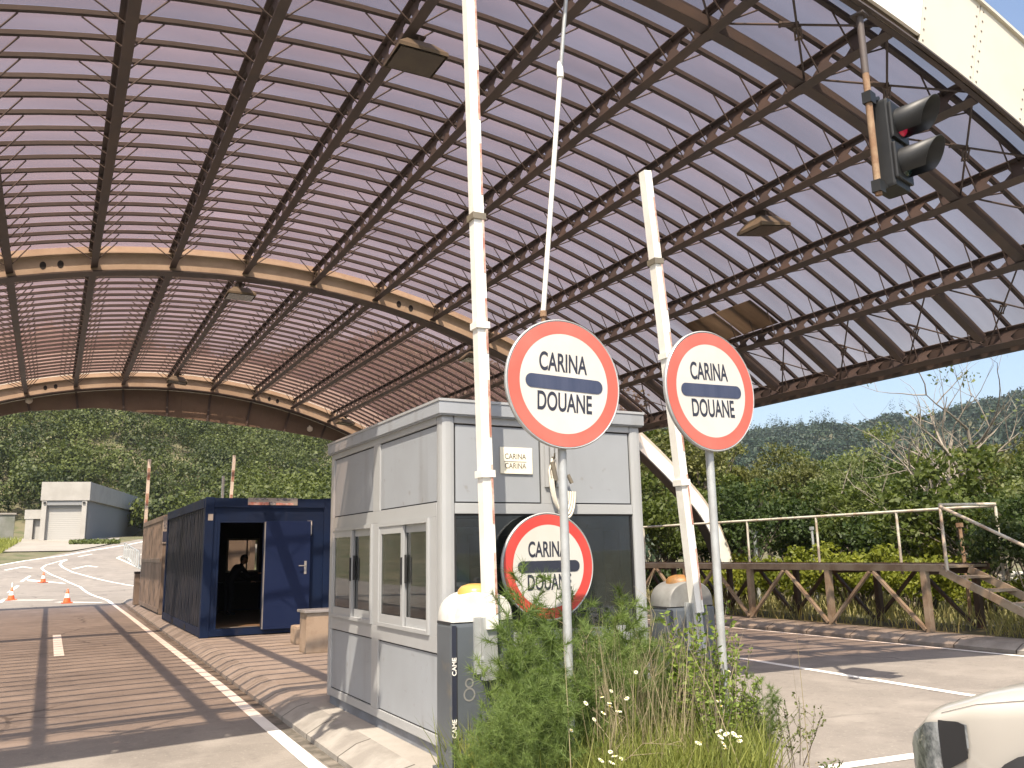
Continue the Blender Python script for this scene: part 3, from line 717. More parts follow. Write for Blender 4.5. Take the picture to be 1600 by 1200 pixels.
# ------------------------------------------------------------------ round customs signs
def sign(x, y, zc, d, rz, roll, zpole, label, red, font=1.0, pole_r=.03, name='customs_sign', tilt=0.):
    t = empty(name, (x, y, .15), rz, label, 'road sign', 'round customs signs')
    R = d/2; c = zc-.15
    b = MB(); b.tube([(0, .045, -.15), (0, .045, zpole-.15)], pole_r, 16); b.build('pole', M['galv'], t)
    Mx = Matrix.Translation((0, 0, c)) @ Matrix.Rotation(tilt, 4, 'X') @ Matrix.Rotation(PI/2, 4, 'X') @ Matrix.Rotation(roll, 4, 'Z')   # local z towards the viewer (-Y)
    b = MB(); b.lathe([(R, -.012), (R+.003, .012), (R-.004, .020), (R-.012, .016), (0, .016)], n=72, M=Mx, smooth=False); b.lathe([(R, -.012), (0, -.0125)], n=72, M=Mx, smooth=False)
    pl = b.build('plate', [M['galv']], t)
    def ring(r0, r1, z, m_, nm):
        q = MB(); n = 72; v = []
        for k in range(n):
            a = 2*PI*k/n; v += [(r0*math.cos(a), r0*math.sin(a), z), (r1*math.cos(a), r1*math.sin(a), z)]
        q.add(v, [(2*k, 2*k+1, (2*k+3) % (2*n), (2*k+2) % (2*n)) for k in range(n)], 0, False, Mx); return q.build(nm, m_, pl)
    ring(.775*R, R-.013, .019, red, 'red_rim')
    q = MB(); q.add([(.775*R*math.cos(2*PI*k/72), .775*R*math.sin(2*PI*k/72), .0185) for k in range(72)], [tuple(range(72))], 0, False, Mx); q.build('face', M['sign_white'], pl)
    L, w = .68*R, .085*R*1.25; pts = []
    for k in range(13): a = -PI/2+PI*k/12; pts.append((L-w+w*math.cos(a), w*math.sin(a)))
    for k in range(13): a = PI/2+PI*k/12; pts.append((-(L-w)+w*math.cos(a), w*math.sin(a)))
    q = MB(); q.add([(p[0], p[1]-.005*R, .0215) for p in pts], [tuple(range(len(pts)))], 0, False, Mx); q.build('bar', M['sign_blue'] if font == 1 else M['sign_black'], pl)
    text_mesh('lettering', 'CARINA', .40*R, M['sign_black'], Mx @ Matrix.Translation((-.03*R, .30*R, .0198)), pl, .575, bold=.0032)
    text_mesh('lettering', 'DOUANE', .40*R, M['sign_black'], Mx @ Matrix.Translation((.0, -.31*R, .0198)), pl, .575, bold=.0032)
    b = MB()
    for dz in (-.25, .25): b.box((-.05, .0125, c+dz-.02), (.05, .085, c+dz+.02))
    b.build('clamp', M['galv'], t)
    return t
sA = onray(880, 600, 4.89); sB = onray(1109, 611, 4.77); sC = onray(856, 884.5, 5.88)
sign(sA.x, sA.y, sA.z, .90, R_(-1), R_(-1.8), sA.z+.2, 'left and larger looking round red rimmed CARINA DOUANE sign on a grey pole', M['sign_red'])
sign(sB.x, sB.y, sB.z, .90, R_(4), R_(2.0), sB.z+.2, 'right hand round CARINA DOUANE sign standing out against the canopy edge and trees', M['sign_red'])
sign(sC.x, sC.y, sC.z, .825, R_(0), 0, sC.z+.1, 'lowest CARINA DOUANE sign, deeper red, against the booth window behind weeds', M['sign_red2'], .9, tilt=R_(0))

# ------------------------------------------------------------------ booth
B0 = (2.58, 5.95, .15); BX1, BY1 = 4.45, 8.90
booth = empty('customs_booth', (2.58, 5.95, .15), 0, 'pale grey aluminium customs booth with sliding windows on the traffic island', 'booth')
def BB(name, boxes, m_, parent=booth, bev=0.):
    b = MB()
    for a, c in boxes:
        a = [a[i]-B0[i] for i in range(3)]; c = [c[i]-B0[i] for i in range(3)]
        b.bbox(a, c, bev) if bev else b.box(a, c)
    return b.build(name, m_, parent)
X0, Y0 = 2.58, 5.95
BB('plinth', [((X0+.03, Y0+.03, .15), (BX1-.03, BY1-.03, .235))], M['plinth'])
BB('floor', [((X0+.05, Y0+.05, .235), (BX1-.05, BY1-.05, .27))], M['dark_int'])
for x, y in ((X0, Y0), (BX1-.11, Y0), (X0, BY1-.11), (BX1-.11, BY1-.11)):
    BB('corner_post', [((x, y, .225), (x+.11, y+.11, 2.66))], M['alu'], bev=.035)
# wall faces: left (x=X0), right (x=BX1), near (y=Y0), back (y=BY1)
def rail_l(y0, y1, z0, z1, x=X0, d=.05, nm='rail', m_='alu'): return BB(nm, [((x+.004, y0, z0), (x+d, y1, z1))], M[m_], bev=.004)
for xx in (X0, BX1-.054):
    for z0, z1 in ((.24, .31), (.885, 1.005), (1.885, 1.995), (2.6, 2.66)): rail_l(Y0+.11, BY1-.11, z0, z1, xx)
    rail_l(7.36, 7.535, .31, .885, xx, nm='mullion'); rail_l(7.36, 7.535, 1.005, 1.885, xx, nm='mullion'); rail_l(7.36, 7.535, 1.995, 2.6, xx, nm='mullion')
    for y0, y1 in ((Y0+.11, 7.36), (7.535, BY1-.11)):
        for z0, z1 in ((.31, .885), (1.995, 2.6)):
            BB('wall_panel', [((xx+.016, y0+.012, z0+.012), (xx+.046, y1-.012, z1-.012))], M['panel_grey'])
            BB('panel_gap', [((xx+.02, y0, z0), (xx+.04, y1, z1))], M['dark_gap'])
for yy in (Y0, BY1-.054):
    for z0, z1 in ((.24, .31), (.885, 1.005), (1.905, 1.985), (2.6, 2.66)): BB('rail', [((X0+.11, yy+.004, z0), (BX1-.11, yy+.05, z1))], M['alu'], bev=.004)
    BB('mullion', [((3.455, yy+.004, 1.985), (3.68, yy+.05, 2.6))], M['alu'], bev=.004)
    for x0, x1, z0, z1 in ((X0+.11, 3.455, 1.985, 2.6), (3.68, BX1-.11, 1.985, 2.6), (X0+.11, BX1-.11, .31, .885)):
        BB('wall_panel', [((x0+.012, yy+.016, z0+.012), (x1-.012, yy+.046, z1-.012))], M['panel_grey'])
        BB('panel_gap', [((x0, yy+.02, z0), (x1, yy+.04, z1))], M['dark_gap'])
    BB('window_glass', [((X0+.11, yy+.024, 1.005), (BX1-.11, yy+.032, 1.905))], M['glass_dark'])
    BB('window_seal', [((X0+.11, yy+.015, 1.005), (BX1-.11, yy+.04, 1.02)), ((X0+.11, yy+.015, 1.89), (BX1-.11, yy+.04, 1.905)), ((X0+.11, yy+.015, 1.02), (X0+.125, yy+.04, 1.89)), ((BX1-.125, yy+.015, 1.02), (BX1-.11, yy+.04, 1.89))], M['rubber'])
# sliding windows on the long sides
def slider(y0, y1, xx, out):
    z0, z1 = 1.005, 1.885; s = 1 if out < 0 else -1
    w = BB('window', [((xx-.016*s+.004, y0, z1-.035), (xx+.05, y1, z1)), ((xx-.016*s+.004, y0, z0), (xx+.05, y1, z0+.03)), ((xx-.016*s+.004, y0, z0+.03), (xx+.05, y0+.03, z1-.035)), ((xx-.016*s+.004, y1-.03, z0+.03), (xx+.05, y1, z1-.035))], M['alu'])
    ym = (y0+y1)/2
    for a, c, x in ((ym-.025, y1-.03, xx-.004), (y0+.03, ym+.025, xx+.024)):
        p = [((x, a, z0+.03), (x+.022, c, z0+.1)), ((x, a, z1-.1), (x+.022, c, z1-.035)), ((x, a, z0+.1), (x+.022, a+.045, z1-.1)), ((x, c-.045, z0+.1), (x+.022, c, z1-.1))]
        sash = BB('sash', p, M['alu'], w)
        BB('pane', [((x+.008, a+.045, z0+.1), (x+.014, c-.045, z1-.1))], M['glass'], w)
    BB('handle', [((xx-.018, ym-.02, z0+.36), (xx-.004, ym-.002, z0+.58))], M['rubber'], w)
    BB('handle', [((xx+.008, ym-.05, z0+.37), (xx+.023, ym-.035, z0+.6))], M['rubber'], w)
for xx, out in ((X0, -1), (BX1-.054, 1)):
    slider(6.20, 7.36, xx, out); slider(7.535, 8.77, xx, out)
    BB('filler', [((xx+.004, Y0+.11, 1.005), (xx+.05, 6.20, 1.885))], M['alu'])
BB('roof', [((X0-.03, Y0-.03, 2.665), (BX1+.03, BY1+.03, 2.775))], M['panel_grey'], bev=.004)
BB('roof_trim', [((X0-.036, Y0-.036, 2.762), (BX1+.036, BY1+.036, 2.782))], M['alu'])
BB('soffit', [((X0-.02, Y0-.02, 2.655), (BX1+.02, BY1+.02, 2.668))], M['panel_grey'])
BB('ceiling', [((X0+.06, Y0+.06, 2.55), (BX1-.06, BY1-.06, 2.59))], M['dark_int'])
BB('desk', [((X0+.08, Y0+.15, .93), (X0+.65, BY1-.2, .96))], M['wood_floor'])
BB('shelf', [((BX1-.4, Y0+.5, 1.45), (BX1-.08, BY1-.3, 1.48)), ((BX1-.4, Y0+.5, 1.15), (BX1-.08, BY1-.3, 1.18)), ((BX1-.4, Y0+.5, .27), (BX1-.08, Y0+.54, 1.8)), ((BX1-.4, BY1-.34, .27), (BX1-.08, BY1-.3, 1.8))], M['wall_white'])
# curtain folds inside the near left window
b = MB(); v = []
for k in range(25):
    y = 6.28+.5*k/24; x = .13+.022*math.sin(k*1.5)
    v += [(x, y-B0[1], .9), (x, y-B0[1], 1.68)]
b.add(v, [(2*k, 2*k+2, 2*k+3, 2*k+1) for k in range(24)], 0, True); M['curtain'] = mat('curtain', (.42, .47, .45), .9); b.build('curtain', M['curtain'], booth)
# cable ducts on the near face
for x in (3.50, 3.55, 3.60): BB('cable_duct', [((x-.018, Y0-.018, 2.12), (x+.018, Y0+.004, 2.66))], M['alu'])
# pasted notice
nx, nz = 3.23, 2.325
nt_ = empty('notice', (nx, Y0+.004, nz), 0, 'small cream paper notice pasted on the booth beside the tall white boom', 'notice')
b = MB(); b.box((-.145, 0, -.105), (.145, .003, .105)); b.build('paper', M['paper'], nt_)
Mx = Matrix.Rotation(PI/2, 4, 'X')
text_mesh('lettering', 'CARINA', .062, M['ink'], Matrix.Translation((-.01, -.001, .03)) @ Mx, nt_, .85)
text_mesh('lettering', 'CARINA', .062, M['ink'], Matrix.Translation((-.01, -.001, -.045)) @ Mx, nt_, .85)
b = MB(); b.box((-.11, -.0015, -.012), (.09, -.0005, -.008)); b.build('rule', M['ink'], nt_)
# coil of cable on a hook
cc = empty('cable_coil', (3.58, Y0-.01, 2.05), 0, 'beige cable looped over a hook on booth front above the lowest sign', 'cable')
b = MB()
for j in range(4):
    pts = []
    for k in range(21):
        a = PI*(.02+.96*k/20); pts.append((.02+.012*j-(.085+.006*j)*math.cos(a), -.02-.006*j, .10-(.22+.018*j)*math.sin(a)+.05*math.cos(a)))
    b.tube(pts, .0095, 6)
for j, x in enumerate((-.06, -.035, .0)): b.tube([(x, -.02, .1), (x-.01, -.022, .2), (-.03+.01*j, -.012, .3)], .0095, 6)
b.build('loops', M['cable'], cc)
b = MB(); b.tube([(-.03, .015, .32), (-.03, -.04, .3), (-.03, -.045, .34)], .008, 6); b.tube([(-.045, -.03, .27), (-.02, -.04, .12)], .02, 6); b.tube([(.1, -.03, .17), (.13, -.04, .1)], .016, 6); b.build('hook', M['lamp_body'], cc)

# ------------------------------------------------------------------ barrier gates
def barrier(x, y, lean, blen, hood, boomw, label, lbl_text=True, yaw=0., cap=True, tilt_y=0., red_amt=1.):
    t = empty('barrier_gate', (x, y, .15), yaw, label, 'barrier', 'road barriers on the island')
    W = .49
    b = MB(); b.bbox((-W/2, -.13, -.02), (W/2, .14, .985), .03); b.box((-W/2-.02, -.15, -.04), (W/2+.02, .16, .02)); cab = b.build('cabinet', M['cab_grey'], t)
    b = MB(); b.box((-W/2+.035, -.1325, .05), (-W/2+.042, -.1285, .96)); b.box((-W/2-.001, -.1, .975), (W/2+.001, .12, .992)); b.build('seam', M['dark_gap'], cab)
    b = MB(); b.box((-W/2+.002, -.1315, .05), (-W/2+.036, -.128, .97)); b.build('strip', M['sign_black'], cab)
    if lbl_text:
        Mt = Matrix.Rotation(PI/2, 4, 'X') @ Matrix.Rotation(PI/2, 4, 'Z')
        for z in (.30, .70): text_mesh('lettering', 'CAME', .045, M['white_paint'], Matrix.Translation((-W/2+.019, -.133, z)) @ Mt, cab, 1.0, bold=.001)
    if lbl_text:
        b = MB()
        for z, r_ in ((.585, .033), (.51, .045)):
            v = []; n = 24
            for k in range(n):
                a = 2*PI*k/n; v += [(-.115+r_*math.cos(a), -.1322, z+r_*math.sin(a)), (-.115+(r_-.011)*math.cos(a), -.1322, z+(r_-.011)*math.sin(a))]
            b.add(v, [(2*k, (2*k+2) % (2*n), (2*k+3) % (2*n), 2*k+1) for k in range(n)])
        b.build('emblem', M['hood_grey'], cab)
    # rounded hood
    n = 20; v = []
    prof = [(math.cos(PI*k/n), math.sin(PI*k/n)) for k in range(n+1)]
    for yy, s in ((-.128, .94), (-.115, 1.), (.125, 1.), (.138, .94)):
        for c_, s_ in prof: v.append((c_*(W/2-.008)*s, yy, .99+(abs(s_)**.72)*.205*s))
    f = [(j*(n+1)+k, j*(n+1)+k+1, (j+1)*(n+1)+k+1, (j+1)*(n+1)+k) for j in range(3) for k in range(n)]
    b = MB(); b.add(v, f, 0, True); b.add(v[:n+1], [tuple(range(n+1))]); b.add(v[-(n+1):], [tuple(range(n, -1, -1))]); b.build('hood', hood, t)
    b = MB(); b.lathe([(.13, 0), (.125, .035), (.10, .062), (.05, .077), (0, .08)], c=(0, .0, 1.165), n=24); b.build('beacon', M['amber'] if lbl_text else M['amber_dull'], t)
    # boom: white beam with a grooved red-striped edge
    bx, by = .03, -.17
    base = Vector((bx, by, .62)); tip = base + Vector((lean*blen, tilt_y*blen, blen))
    d = (tip-base).normalized()
    side = Vector((1, 0, -lean)).normalized()
    bo = MB(); s0 = base+d*.32
    bo.bar(s0, tip, boomw*.62, .085, (0, 1, 0)); bo.bar(s0+side*boomw*.40, tip+side*boomw*.40, boomw*.2, .10, (0, 1, 0))
    bm_ = bo.build('boom', M['white_paint'], t)
    gr = MB(); gr.bar(s0+side*boomw*.29+Vector((0, -.02, 0)), tip+side*boomw*.29+Vector((0, -.02, 0)), boomw*.04, .04, (0, 1, 0)); gr.build('groove', M['dark_gap'], bm_)
    L = (tip-s0).length; k = 0; z = .1
    while z < L-.1:
        q = MB(); a = s0+d*z+side*boomw*.40+Vector((0, -.0515, 0)); q.bar(a, a+d*.42, boomw*.17, .004, (0, 1, 0)); q.build('red_stripe', M['red_stripe'], bm_); z += .62
    for z in (1.05, 2.15, 3.0):
        if z < L-.2:
            q = MB(); a = s0+d*z+side*boomw*.1; q.bar(a, a+d*.05, boomw*1.1, .115, (0, 1, 0)); q.build('band', M['white_paint'] if z != 3.0 else M['lamp_body'], bm_)
    b = MB(); b.bar(base-d*.02+Vector((0, .03, 0)), base+d*.40+Vector((0, .03, 0)), boomw*1.05, .10, (0, 1, 0)); b.bar(base+Vector((-.085, .05, .02)), base+Vector((-.085, .05, .40)), .05, .06, (0, 1, 0))
    b.lathe([(.06, 0), (.06, .06)], c=(0, 0, 0), n=16, M=Matrix.Translation((bx, -.12, .74)) @ Matrix.Rotation(PI/2, 4, 'X')); b.build('boom_holder', M['galv'], t)
    return t
def lean_px(xb, yb, xt, yt, Y):
    p = onray(xb, yb, Y); q = onray(xt, yt, Y); return (q.x-p.x)/(q.z-p.z)
Yb = 5.68; pL = onray(745, 1000, Yb-.02); l1 = lean_px(764, 975, 731, 5, Yb-.17)
gL = barrier(pL.x, Yb, l1, 5.6, M['hood_white'], .10, 'left barrier with white hood and raised boom running out of the top of the view')
Yr = 5.9; pR = onray(1071, 1000, Yr-.02); l2 = lean_px(1083, 945, 1003, 268, Yr-.17); tz = onray(1003, 268, Yr-.17).z
gR = barrier(pR.x, Yr, l2, tz-.15-.62, M['hood_grey'], .088, 'right barrier with dirty grey hood, raised boom ending below the ribs behind the right sign', False)
def far_barrier(x, y, top, lean, lb):
    t = empty('barrier_gate', (x, y, .15), 0, lb, 'barrier', 'road barriers on the island')
    b = MB(); b.bbox((-.19, -.15, -.02), (.19, .15, 1.0), .03); b.build('cabinet', M['rusty_box'], t)
    b = MB(); b.bbox((-.2, -.16, .98), (.2, .16, 1.05), .02); b.build('hood', M['dark_gap'], t)
    b = MB(); b.bar((.03, -.18, .7), (.03, -.18, 1.2), .12, .08, (0, 1, 0)); b.build('boom_holder', M['galv'], t)
    b = MB(); b.bar((.03, -.18, 1.1), (.03+lean*(top-1.1), -.18, top), .10, .06, (0, 1, 0)); bm_ = b.build('boom', M['white_paint'], t)
    for k in range(4):
        z = 1.5+k*.85; b = MB(); b.bar((.03+lean*(z-1.1), -.213, z), (.03+lean*(z-.7), -.213, z+.4), .085, .004, (0, 1, 0)); b.build('red_stripe', M['red_stripe'], bm_)
far_barrier(2.72, 31.2, 4.75, .0, 'distant barrier with rusty cabinet beside the brown container')
pf = onray(357, 760, 31.2); far_barrier(pf.x-.05, 31.2, onray(360, 711, 31.0).z-.15, .035, 'distant upright barrier boom showing above the blue container roof')
# ------------------------------------------------------------------ containers
def corr(b, p0, p1, z0, z1, pitch, depth, nrm, mi=0):
    """corrugated sheet between two plan points"""
    p0 = Vector((p0[0], p0[1])); p1 = Vector((p1[0], p1[1])); L = (p1-p0).length; d = (p1-p0)/L; nn = Vector(nrm)
    n = int(L/pitch); pts = []
    for k in range(n):
        s = k*pitch
        for a, o in ((0, 0), (.28, 0), (.5, 1), (.78, 1)): pts.append((s+a*pitch, o*depth))
    pts.append((n*pitch, 0)); pts.append((L, 0))
    v = []
    for s, o in pts:
        q = p0+d*s+nn*o; v += [(q.x, q.y, z0), (q.x, q.y, z1)]
    b.add(v, [(2*k, 2*k+2, 2*k+3, 2*k+1) for k in range(len(pts)-1)], mi)
cx0, cx1, cy0, cy1, cz0, cz1 = 2.55, 4.99, 17.07, 23.13, .15, 2.74
ct = empty('office_container', (cx0, cy0, cz0), 0, 'dark blue steel office container with its door swung open beside the road', 'container')
def CB(name, boxes, m_, parent=ct, bev=0.):
    b = MB()
    for a, c in boxes:
        a = (a[0]-cx0, a[1]-cy0, a[2]-cz0); c = (c[0]-cx0, c[1]-cy0, c[2]-cz0)
        b.bbox(a, c, bev) if bev else b.box(a, c)
    return b.build(name, m_, parent)
pw_ = .16
for x in (cx0, cx1-pw_):
    for y in (cy0, cy1-pw_): CB('corner_post', [((x, y, cz0), (x+pw_, y+pw_, cz1))], M['blue_steel'], bev=.012)
CB('bottom_rail', [((cx0+pw_, cy0+.005, cz0+.02), (cx1-pw_, cy0+.15, cz0+.15)), ((cx0+pw_, cy1-.15, cz0+.02), (cx1-pw_, cy1-.005, cz0+.15)), ((cx0+.004, cy0+pw_, cz0+.02), (cx0+.14, cy1-pw_, cz0+.17)), ((cx1-.14, cy0+pw_, cz0+.02), (cx1-.004, cy1-pw_, cz0+.17))], M['blue_steel'])
CB('fork_pocket', [((cx0-.003, cy0+1.9, cz0+.04), (cx0+.01, cy0+2.15, cz0+.13)), ((cx0-.003, cy0+3.9, cz0+.04), (cx0+.01, cy0+4.15, cz0+.13))], M['dark_gap'])
CB('roof_frame', [((cx0+pw_, cy0-.01, cz1-.19), (cx1-pw_, cy0+.12, cz1-.015)), ((cx0+pw_, cy1-.12, cz1-.19), (cx1-pw_, cy1+.01, cz1-.015)), ((cx0-.01, cy0+pw_, cz1-.19), (cx0+.12, cy1-pw_, cz1-.015)), ((cx1-.12, cy0+pw_, cz1-.19), (cx1+.01, cy1-pw_, cz1-.015))], M['blue_steel'])
CB('roof', [((cx0+.1, cy0+.1, cz1-.07), (cx1-.1, cy1-.1, cz1-.03))], M['blue_steel'])
b = MB(); corr(b, (.05, pw_), (.05, cy1-cy0-pw_), .17, 2.40, .255, .035, (-1, 0)); b.build('side_wall', M['blue_side'], ct)
b = MB(); corr(b, (cx1-cx0-.05, cy1-cy0-pw_), (cx1-cx0-.05, pw_), .17, 2.40, .255, .035, (1, 0)); b.build('side_wall', M['blue_side'], ct)
dx0, dx1, dz0, dz1 = 2.83, 3.655, .29, 2.26
CB('end_wall', [((cx0+pw_, cy0+.03, cz0+.15), (dx0-.04, cy0+.09, cz1-.19)), ((dx1+.04, cy0+.03, cz0+.15), (cx1-pw_, cy0+.09, cz1-.19)), ((dx0-.04, cy0+.03, dz1+.04), (dx1+.04, cy0+.09, cz1-.19))], M['blue_steel'])
CB('door_frame', [((dx0-.04, cy0+.012, dz0), (dx0, cy0+.1, dz1+.04)), ((dx1, cy0+.012, dz0), (dx1+.04, cy0+.1, dz1+.04)), ((dx0, cy0+.012, dz1), (dx1, cy0+.1, dz1+.04))], M['blue_steel'])
CB('threshold', [((dx0, cy0+.012, cz0+.15), (dx1, cy0+.3, dz0-.005))], M['galv'])
door = CB('door', [((dx1+.01, cy0-.10, .25), (dx1+.885, cy0-.055, 2.285))], M['blue_door'], bev=.008)
CB('door_edge', [((dx1-.0, cy0-.09, .26), (dx1+.012, cy0-.0, 2.27))], M['galv'], door)
b = MB(); hx, hy, hz = dx1+.79-cx0, -.105, 1.42-cz0
b.bbox((hx-.02, hy-.008, hz-.16), (hx+.025, hy+.006, hz+.09), .004); b.tube([(hx, hy, hz), (hx, hy-.05, hz), (hx-.14, hy-.055, hz)], .011, 8); b.build('handle', M['galv'], door)
CB('door_stay', [((4.545, cy0-.04, 2.0), (4.575, cy0+.02, 2.28)), ((4.49, cy0-.04, 2.265), (4.575, cy0+.03, 2.29)), ((4.49, cy0-.04, 2.0), (4.575, cy0+.03, 2.025))], M['white_paint'])
CB('type_plate', [((2.60, cy0-.006, 2.30), (2.69, cy0+.004, 2.42))], M['wall_white'])
# worn name board on the header
sb = CB('name_board', [((3.32, cy0-.022, 2.595), (4.28, cy0-.011, 2.735))], M['wall_white'])
M['faded_red'] = mat('faded_red', (.5, .16, .11), .6, (.6, .5, .45), 14, .8)
CB('stripe', [((3.33, cy0-.0245, 2.597), (3.74, cy0-.021, 2.65)), ((3.86, cy0-.0245, 2.597), (4.20, cy0-.021, 2.64))], M['faded_red'], sb)
M['faded_ink'] = mat('faded_ink', (.09, .1, .14), .6, (.5, .48, .42), 22, .8)
CB('stripe', [((3.42, cy0-.0245, 2.69), (3.70, cy0-.021, 2.733)), ((3.84, cy0-.0245, 2.68), (4.2, cy0-.021, 2.733)), ((3.72, cy0-.0245, 2.597), (3.85, cy0-.021, 2.66))], M['faded_ink'], sb)
# inside
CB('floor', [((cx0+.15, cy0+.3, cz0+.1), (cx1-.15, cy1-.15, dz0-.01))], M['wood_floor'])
wx0, wx1, wz0, wz1 = 4.0, 4.82, 1.22, 2.08
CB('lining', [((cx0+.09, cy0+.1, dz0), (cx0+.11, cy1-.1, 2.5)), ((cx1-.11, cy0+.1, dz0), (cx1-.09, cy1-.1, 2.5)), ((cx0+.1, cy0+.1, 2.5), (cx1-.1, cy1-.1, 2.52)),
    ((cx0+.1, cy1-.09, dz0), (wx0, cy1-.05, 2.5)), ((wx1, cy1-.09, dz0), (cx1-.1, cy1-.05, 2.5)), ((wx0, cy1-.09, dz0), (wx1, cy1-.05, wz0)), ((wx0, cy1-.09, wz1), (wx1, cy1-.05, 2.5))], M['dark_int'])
wn = CB('window', [((wx0, cy1-.1, wz0), (wx0+.05, cy1-.03, wz1)), ((wx1-.05, cy1-.1, wz0), (wx1, cy1-.03, wz1)), ((wx0+.05, cy1-.1, wz0), (wx1-.05, cy1-.03, wz0+.05)), ((wx0+.05, cy1-.1, wz1-.05), (wx1-.05, cy1-.03, wz1)), ((4.5, cy1-.09, wz0+.05), (4.53, cy1-.04, wz1-.05))], M['wall_white'])
CB('pane', [((wx0+.05, cy1-.07, wz0+.05), (wx1-.05, cy1-.065, wz1-.05))], M['glass_clear'], wn)
CB('desk', [((3.5, 21.4, .98), (4.85, 22.1, 1.02)), ((3.55, 21.45, dz0), (3.6, 22.05, .98)), ((4.75, 21.45, dz0), (4.8, 22.05, .98))], M['dark_int'])

# person bending over the desk inside (seen as a dark silhouette)
def skin_mesh(name, joints, edges, mtl, parent=None, lev=2, root=0):
    me = bpy.data.meshes.new(name); me.from_pydata([j[0] for j in joints], edges, [])
    o = bpy.data.objects.new(name, me); COL.objects.link(o)
    o.modifiers.new('s', 'SKIN'); sub = o.modifiers.new('d', 'SUBSURF'); sub.levels = lev
    for i, j in enumerate(joints):
        sv = me.skin_vertices[0].data[i]; sv.radius = (j[1], j[1]) if not isinstance(j[1], tuple) else j[1]; sv.use_root = (i == root)
    dg = bpy.context.evaluated_depsgraph_get()
    m2 = bpy.data.meshes.new_from_object(o.evaluated_get(dg)); m2.name = name
    m2.materials.clear(); m2.materials.append(mtl)
    for p in m2.polygons: p.use_smooth = True
    bpy.data.objects.remove(o)
    n = bpy.data.objects.new(name, m2); COL.objects.link(n)
    if parent: n.parent = parent
    return n
hd = onray(382, 884, 21.0); pe = empty('person', (hd.x-.34, 21.05, .28), R_(-78), 'person in dark clothes leaning over a desk inside the blue container', 'person')
J = [((0, 0, .86), (.15, .12)), ((.02, .10, 1.02), (.15, .11)), ((.03, .22, 1.16), (.19, .12)), ((.03, .28, 1.235), (.06, .06)), ((.035, .33, 1.29), (.055, .06)),
     ((-.10, 0, .82), .095), ((-.12, .03, .46), .068), ((-.12, -.02, .08), .045), ((-.12, .14, .04), .04),
     ((.10, 0, .82), .095), ((.12, .05, .46), .068), ((.12, -.0, .08), .045), ((.12, .16, .04), .04),
     ((-.19, .24, 1.18), .06), ((-.27, .36, .95), .045), ((-.17, .56, .83), .032), ((-.15, .64, .815), .03),
     ((.24, .24, 1.18), .06), ((.33, .38, .96), .045), ((.28, .58, 1.0), .032), ((.25, .66, 1.03), .03)]
E_ = [(0, 1), (1, 2), (2, 3), (3, 4), (0, 5), (5, 6), (6, 7), (7, 8), (0, 9), (9, 10), (10, 11), (11, 12), (2, 13), (13, 14), (14, 15), (15, 16), (2, 17), (17, 18), (18, 19), (19, 20)]
body = skin_mesh('body', J, E_, M['cloth_dark'], pe)
b = MB()
def head_v():
    v = []; f = []; n = 20; m_ = 14
    for i in range(m_+1):
        ph = PI*i/m_
        for k in range(n):
            a = 2*PI*k/n; x = .076*math.sin(ph)*math.cos(a); y = .094*math.sin(ph)*math.sin(a); z = .118*math.cos(ph)
            if y > .06 and abs(x) < .02 and -.03 < z < .02: y += .022       # nose
            if z < -.05: x *= .82; y += .006
            v.append((x, y, z))
    for i in range(m_):
        for k in range(n): f.append((i*n+k, i*n+(k+1) % n, (i+1)*n+(k+1) % n, (i+1)*n+k))
    return v, f
hv, hf = head_v(); HM = Matrix.Translation((.04, .37, 1.38)) @ Matrix.Rotation(R_(-25), 4, 'X')
b.add(hv, hf, 0, True, HM)
for s in (-1, 1): b.lathe([(.0, -.02), (.026, 0), (.0, .02)], n=10, M=HM @ Matrix.Translation((s*.078, -.0, .0)) @ Matrix.Rotation(PI/2, 4, 'Y'))
b.build('head', M['skin'], pe)
b = MB(); b.add([(x*1.08, y*1.08-.012, z*1.07+.008) for x, y, z in hv if True], [f for f in hf if all(hv[i][2] > .02 or hv[i][1] < -.02 for i in f)], 0, True, HM); b.build('hair', M['hair'], pe)
for w_, s in (((-.15, .64, .815), -1), ((.25, .66, 1.03), 1)):
    js = [((0, 0, 0), .022), ((0, .05, 0), .03)]; ed = [(0, 1)]
    for q, L in zip((-.027, -.009, .009, .027), (.062, .072, .068, .052)):
        i0 = len(js); js += [((q, .085, 0), .009), ((q*1.1, .085+L*.55, -.006), .008), ((q*1.1, .085+L, -.024), .007)]; ed += [(1, i0), (i0, i0+1), (i0+1, i0+2)]
    i0 = len(js); js += [((-s*.035, .03, -.005), .011), ((-s*.055, .06, -.015), .009)]; ed += [(0, i0), (i0, i0+1)]
    h = skin_mesh('hand', js, ed, M['skin'], pe, 1); h.location = w_

pe.scale = (.92, .92, .92)
# brown weathered container behind
rx0, rx1, ry0, ry1 = 2.66, 5.1, 24.9, 30.6
rc = empty('storage_container', (rx0, ry0, .15), 0, 'weathered brown grey container standing behind the blue container', 'container')
def RB(name, boxes, m_, parent=rc):
    b = MB()
    for a, c in boxes: b.bbox((a[0]-rx0, a[1]-ry0, a[2]-.15), (c[0]-rx0, c[1]-ry0, c[2]-.15), .01)
    return b.build(name, m_, parent)
b = MB(); corr(b, (.04, .14), (.04, ry1-ry0-.14), .15, 1.35, .36, .05, (-1, 0)); corr(b, (.04, .14), (.04, ry1-ry0-.14), 1.47, 2.5, .28, .04, (-1, 0)); b.build('side_wall', M['rusty_box'], rc)
RB('frame', [((rx0, y, .17), (rx0+.14, y+.14, 2.75)) for y in (ry0, 27.6, ry1-.14)] + [((rx1-.14, y, .17), (rx1, y+.14, 2.75)) for y in (ry0, ry1-.14)] + [((rx0-.02, ry0+.14, z), (rx0+.1, ry1-.14, z+.12)) for z in (.19, 1.5, 2.62)], M['rusty_box'])
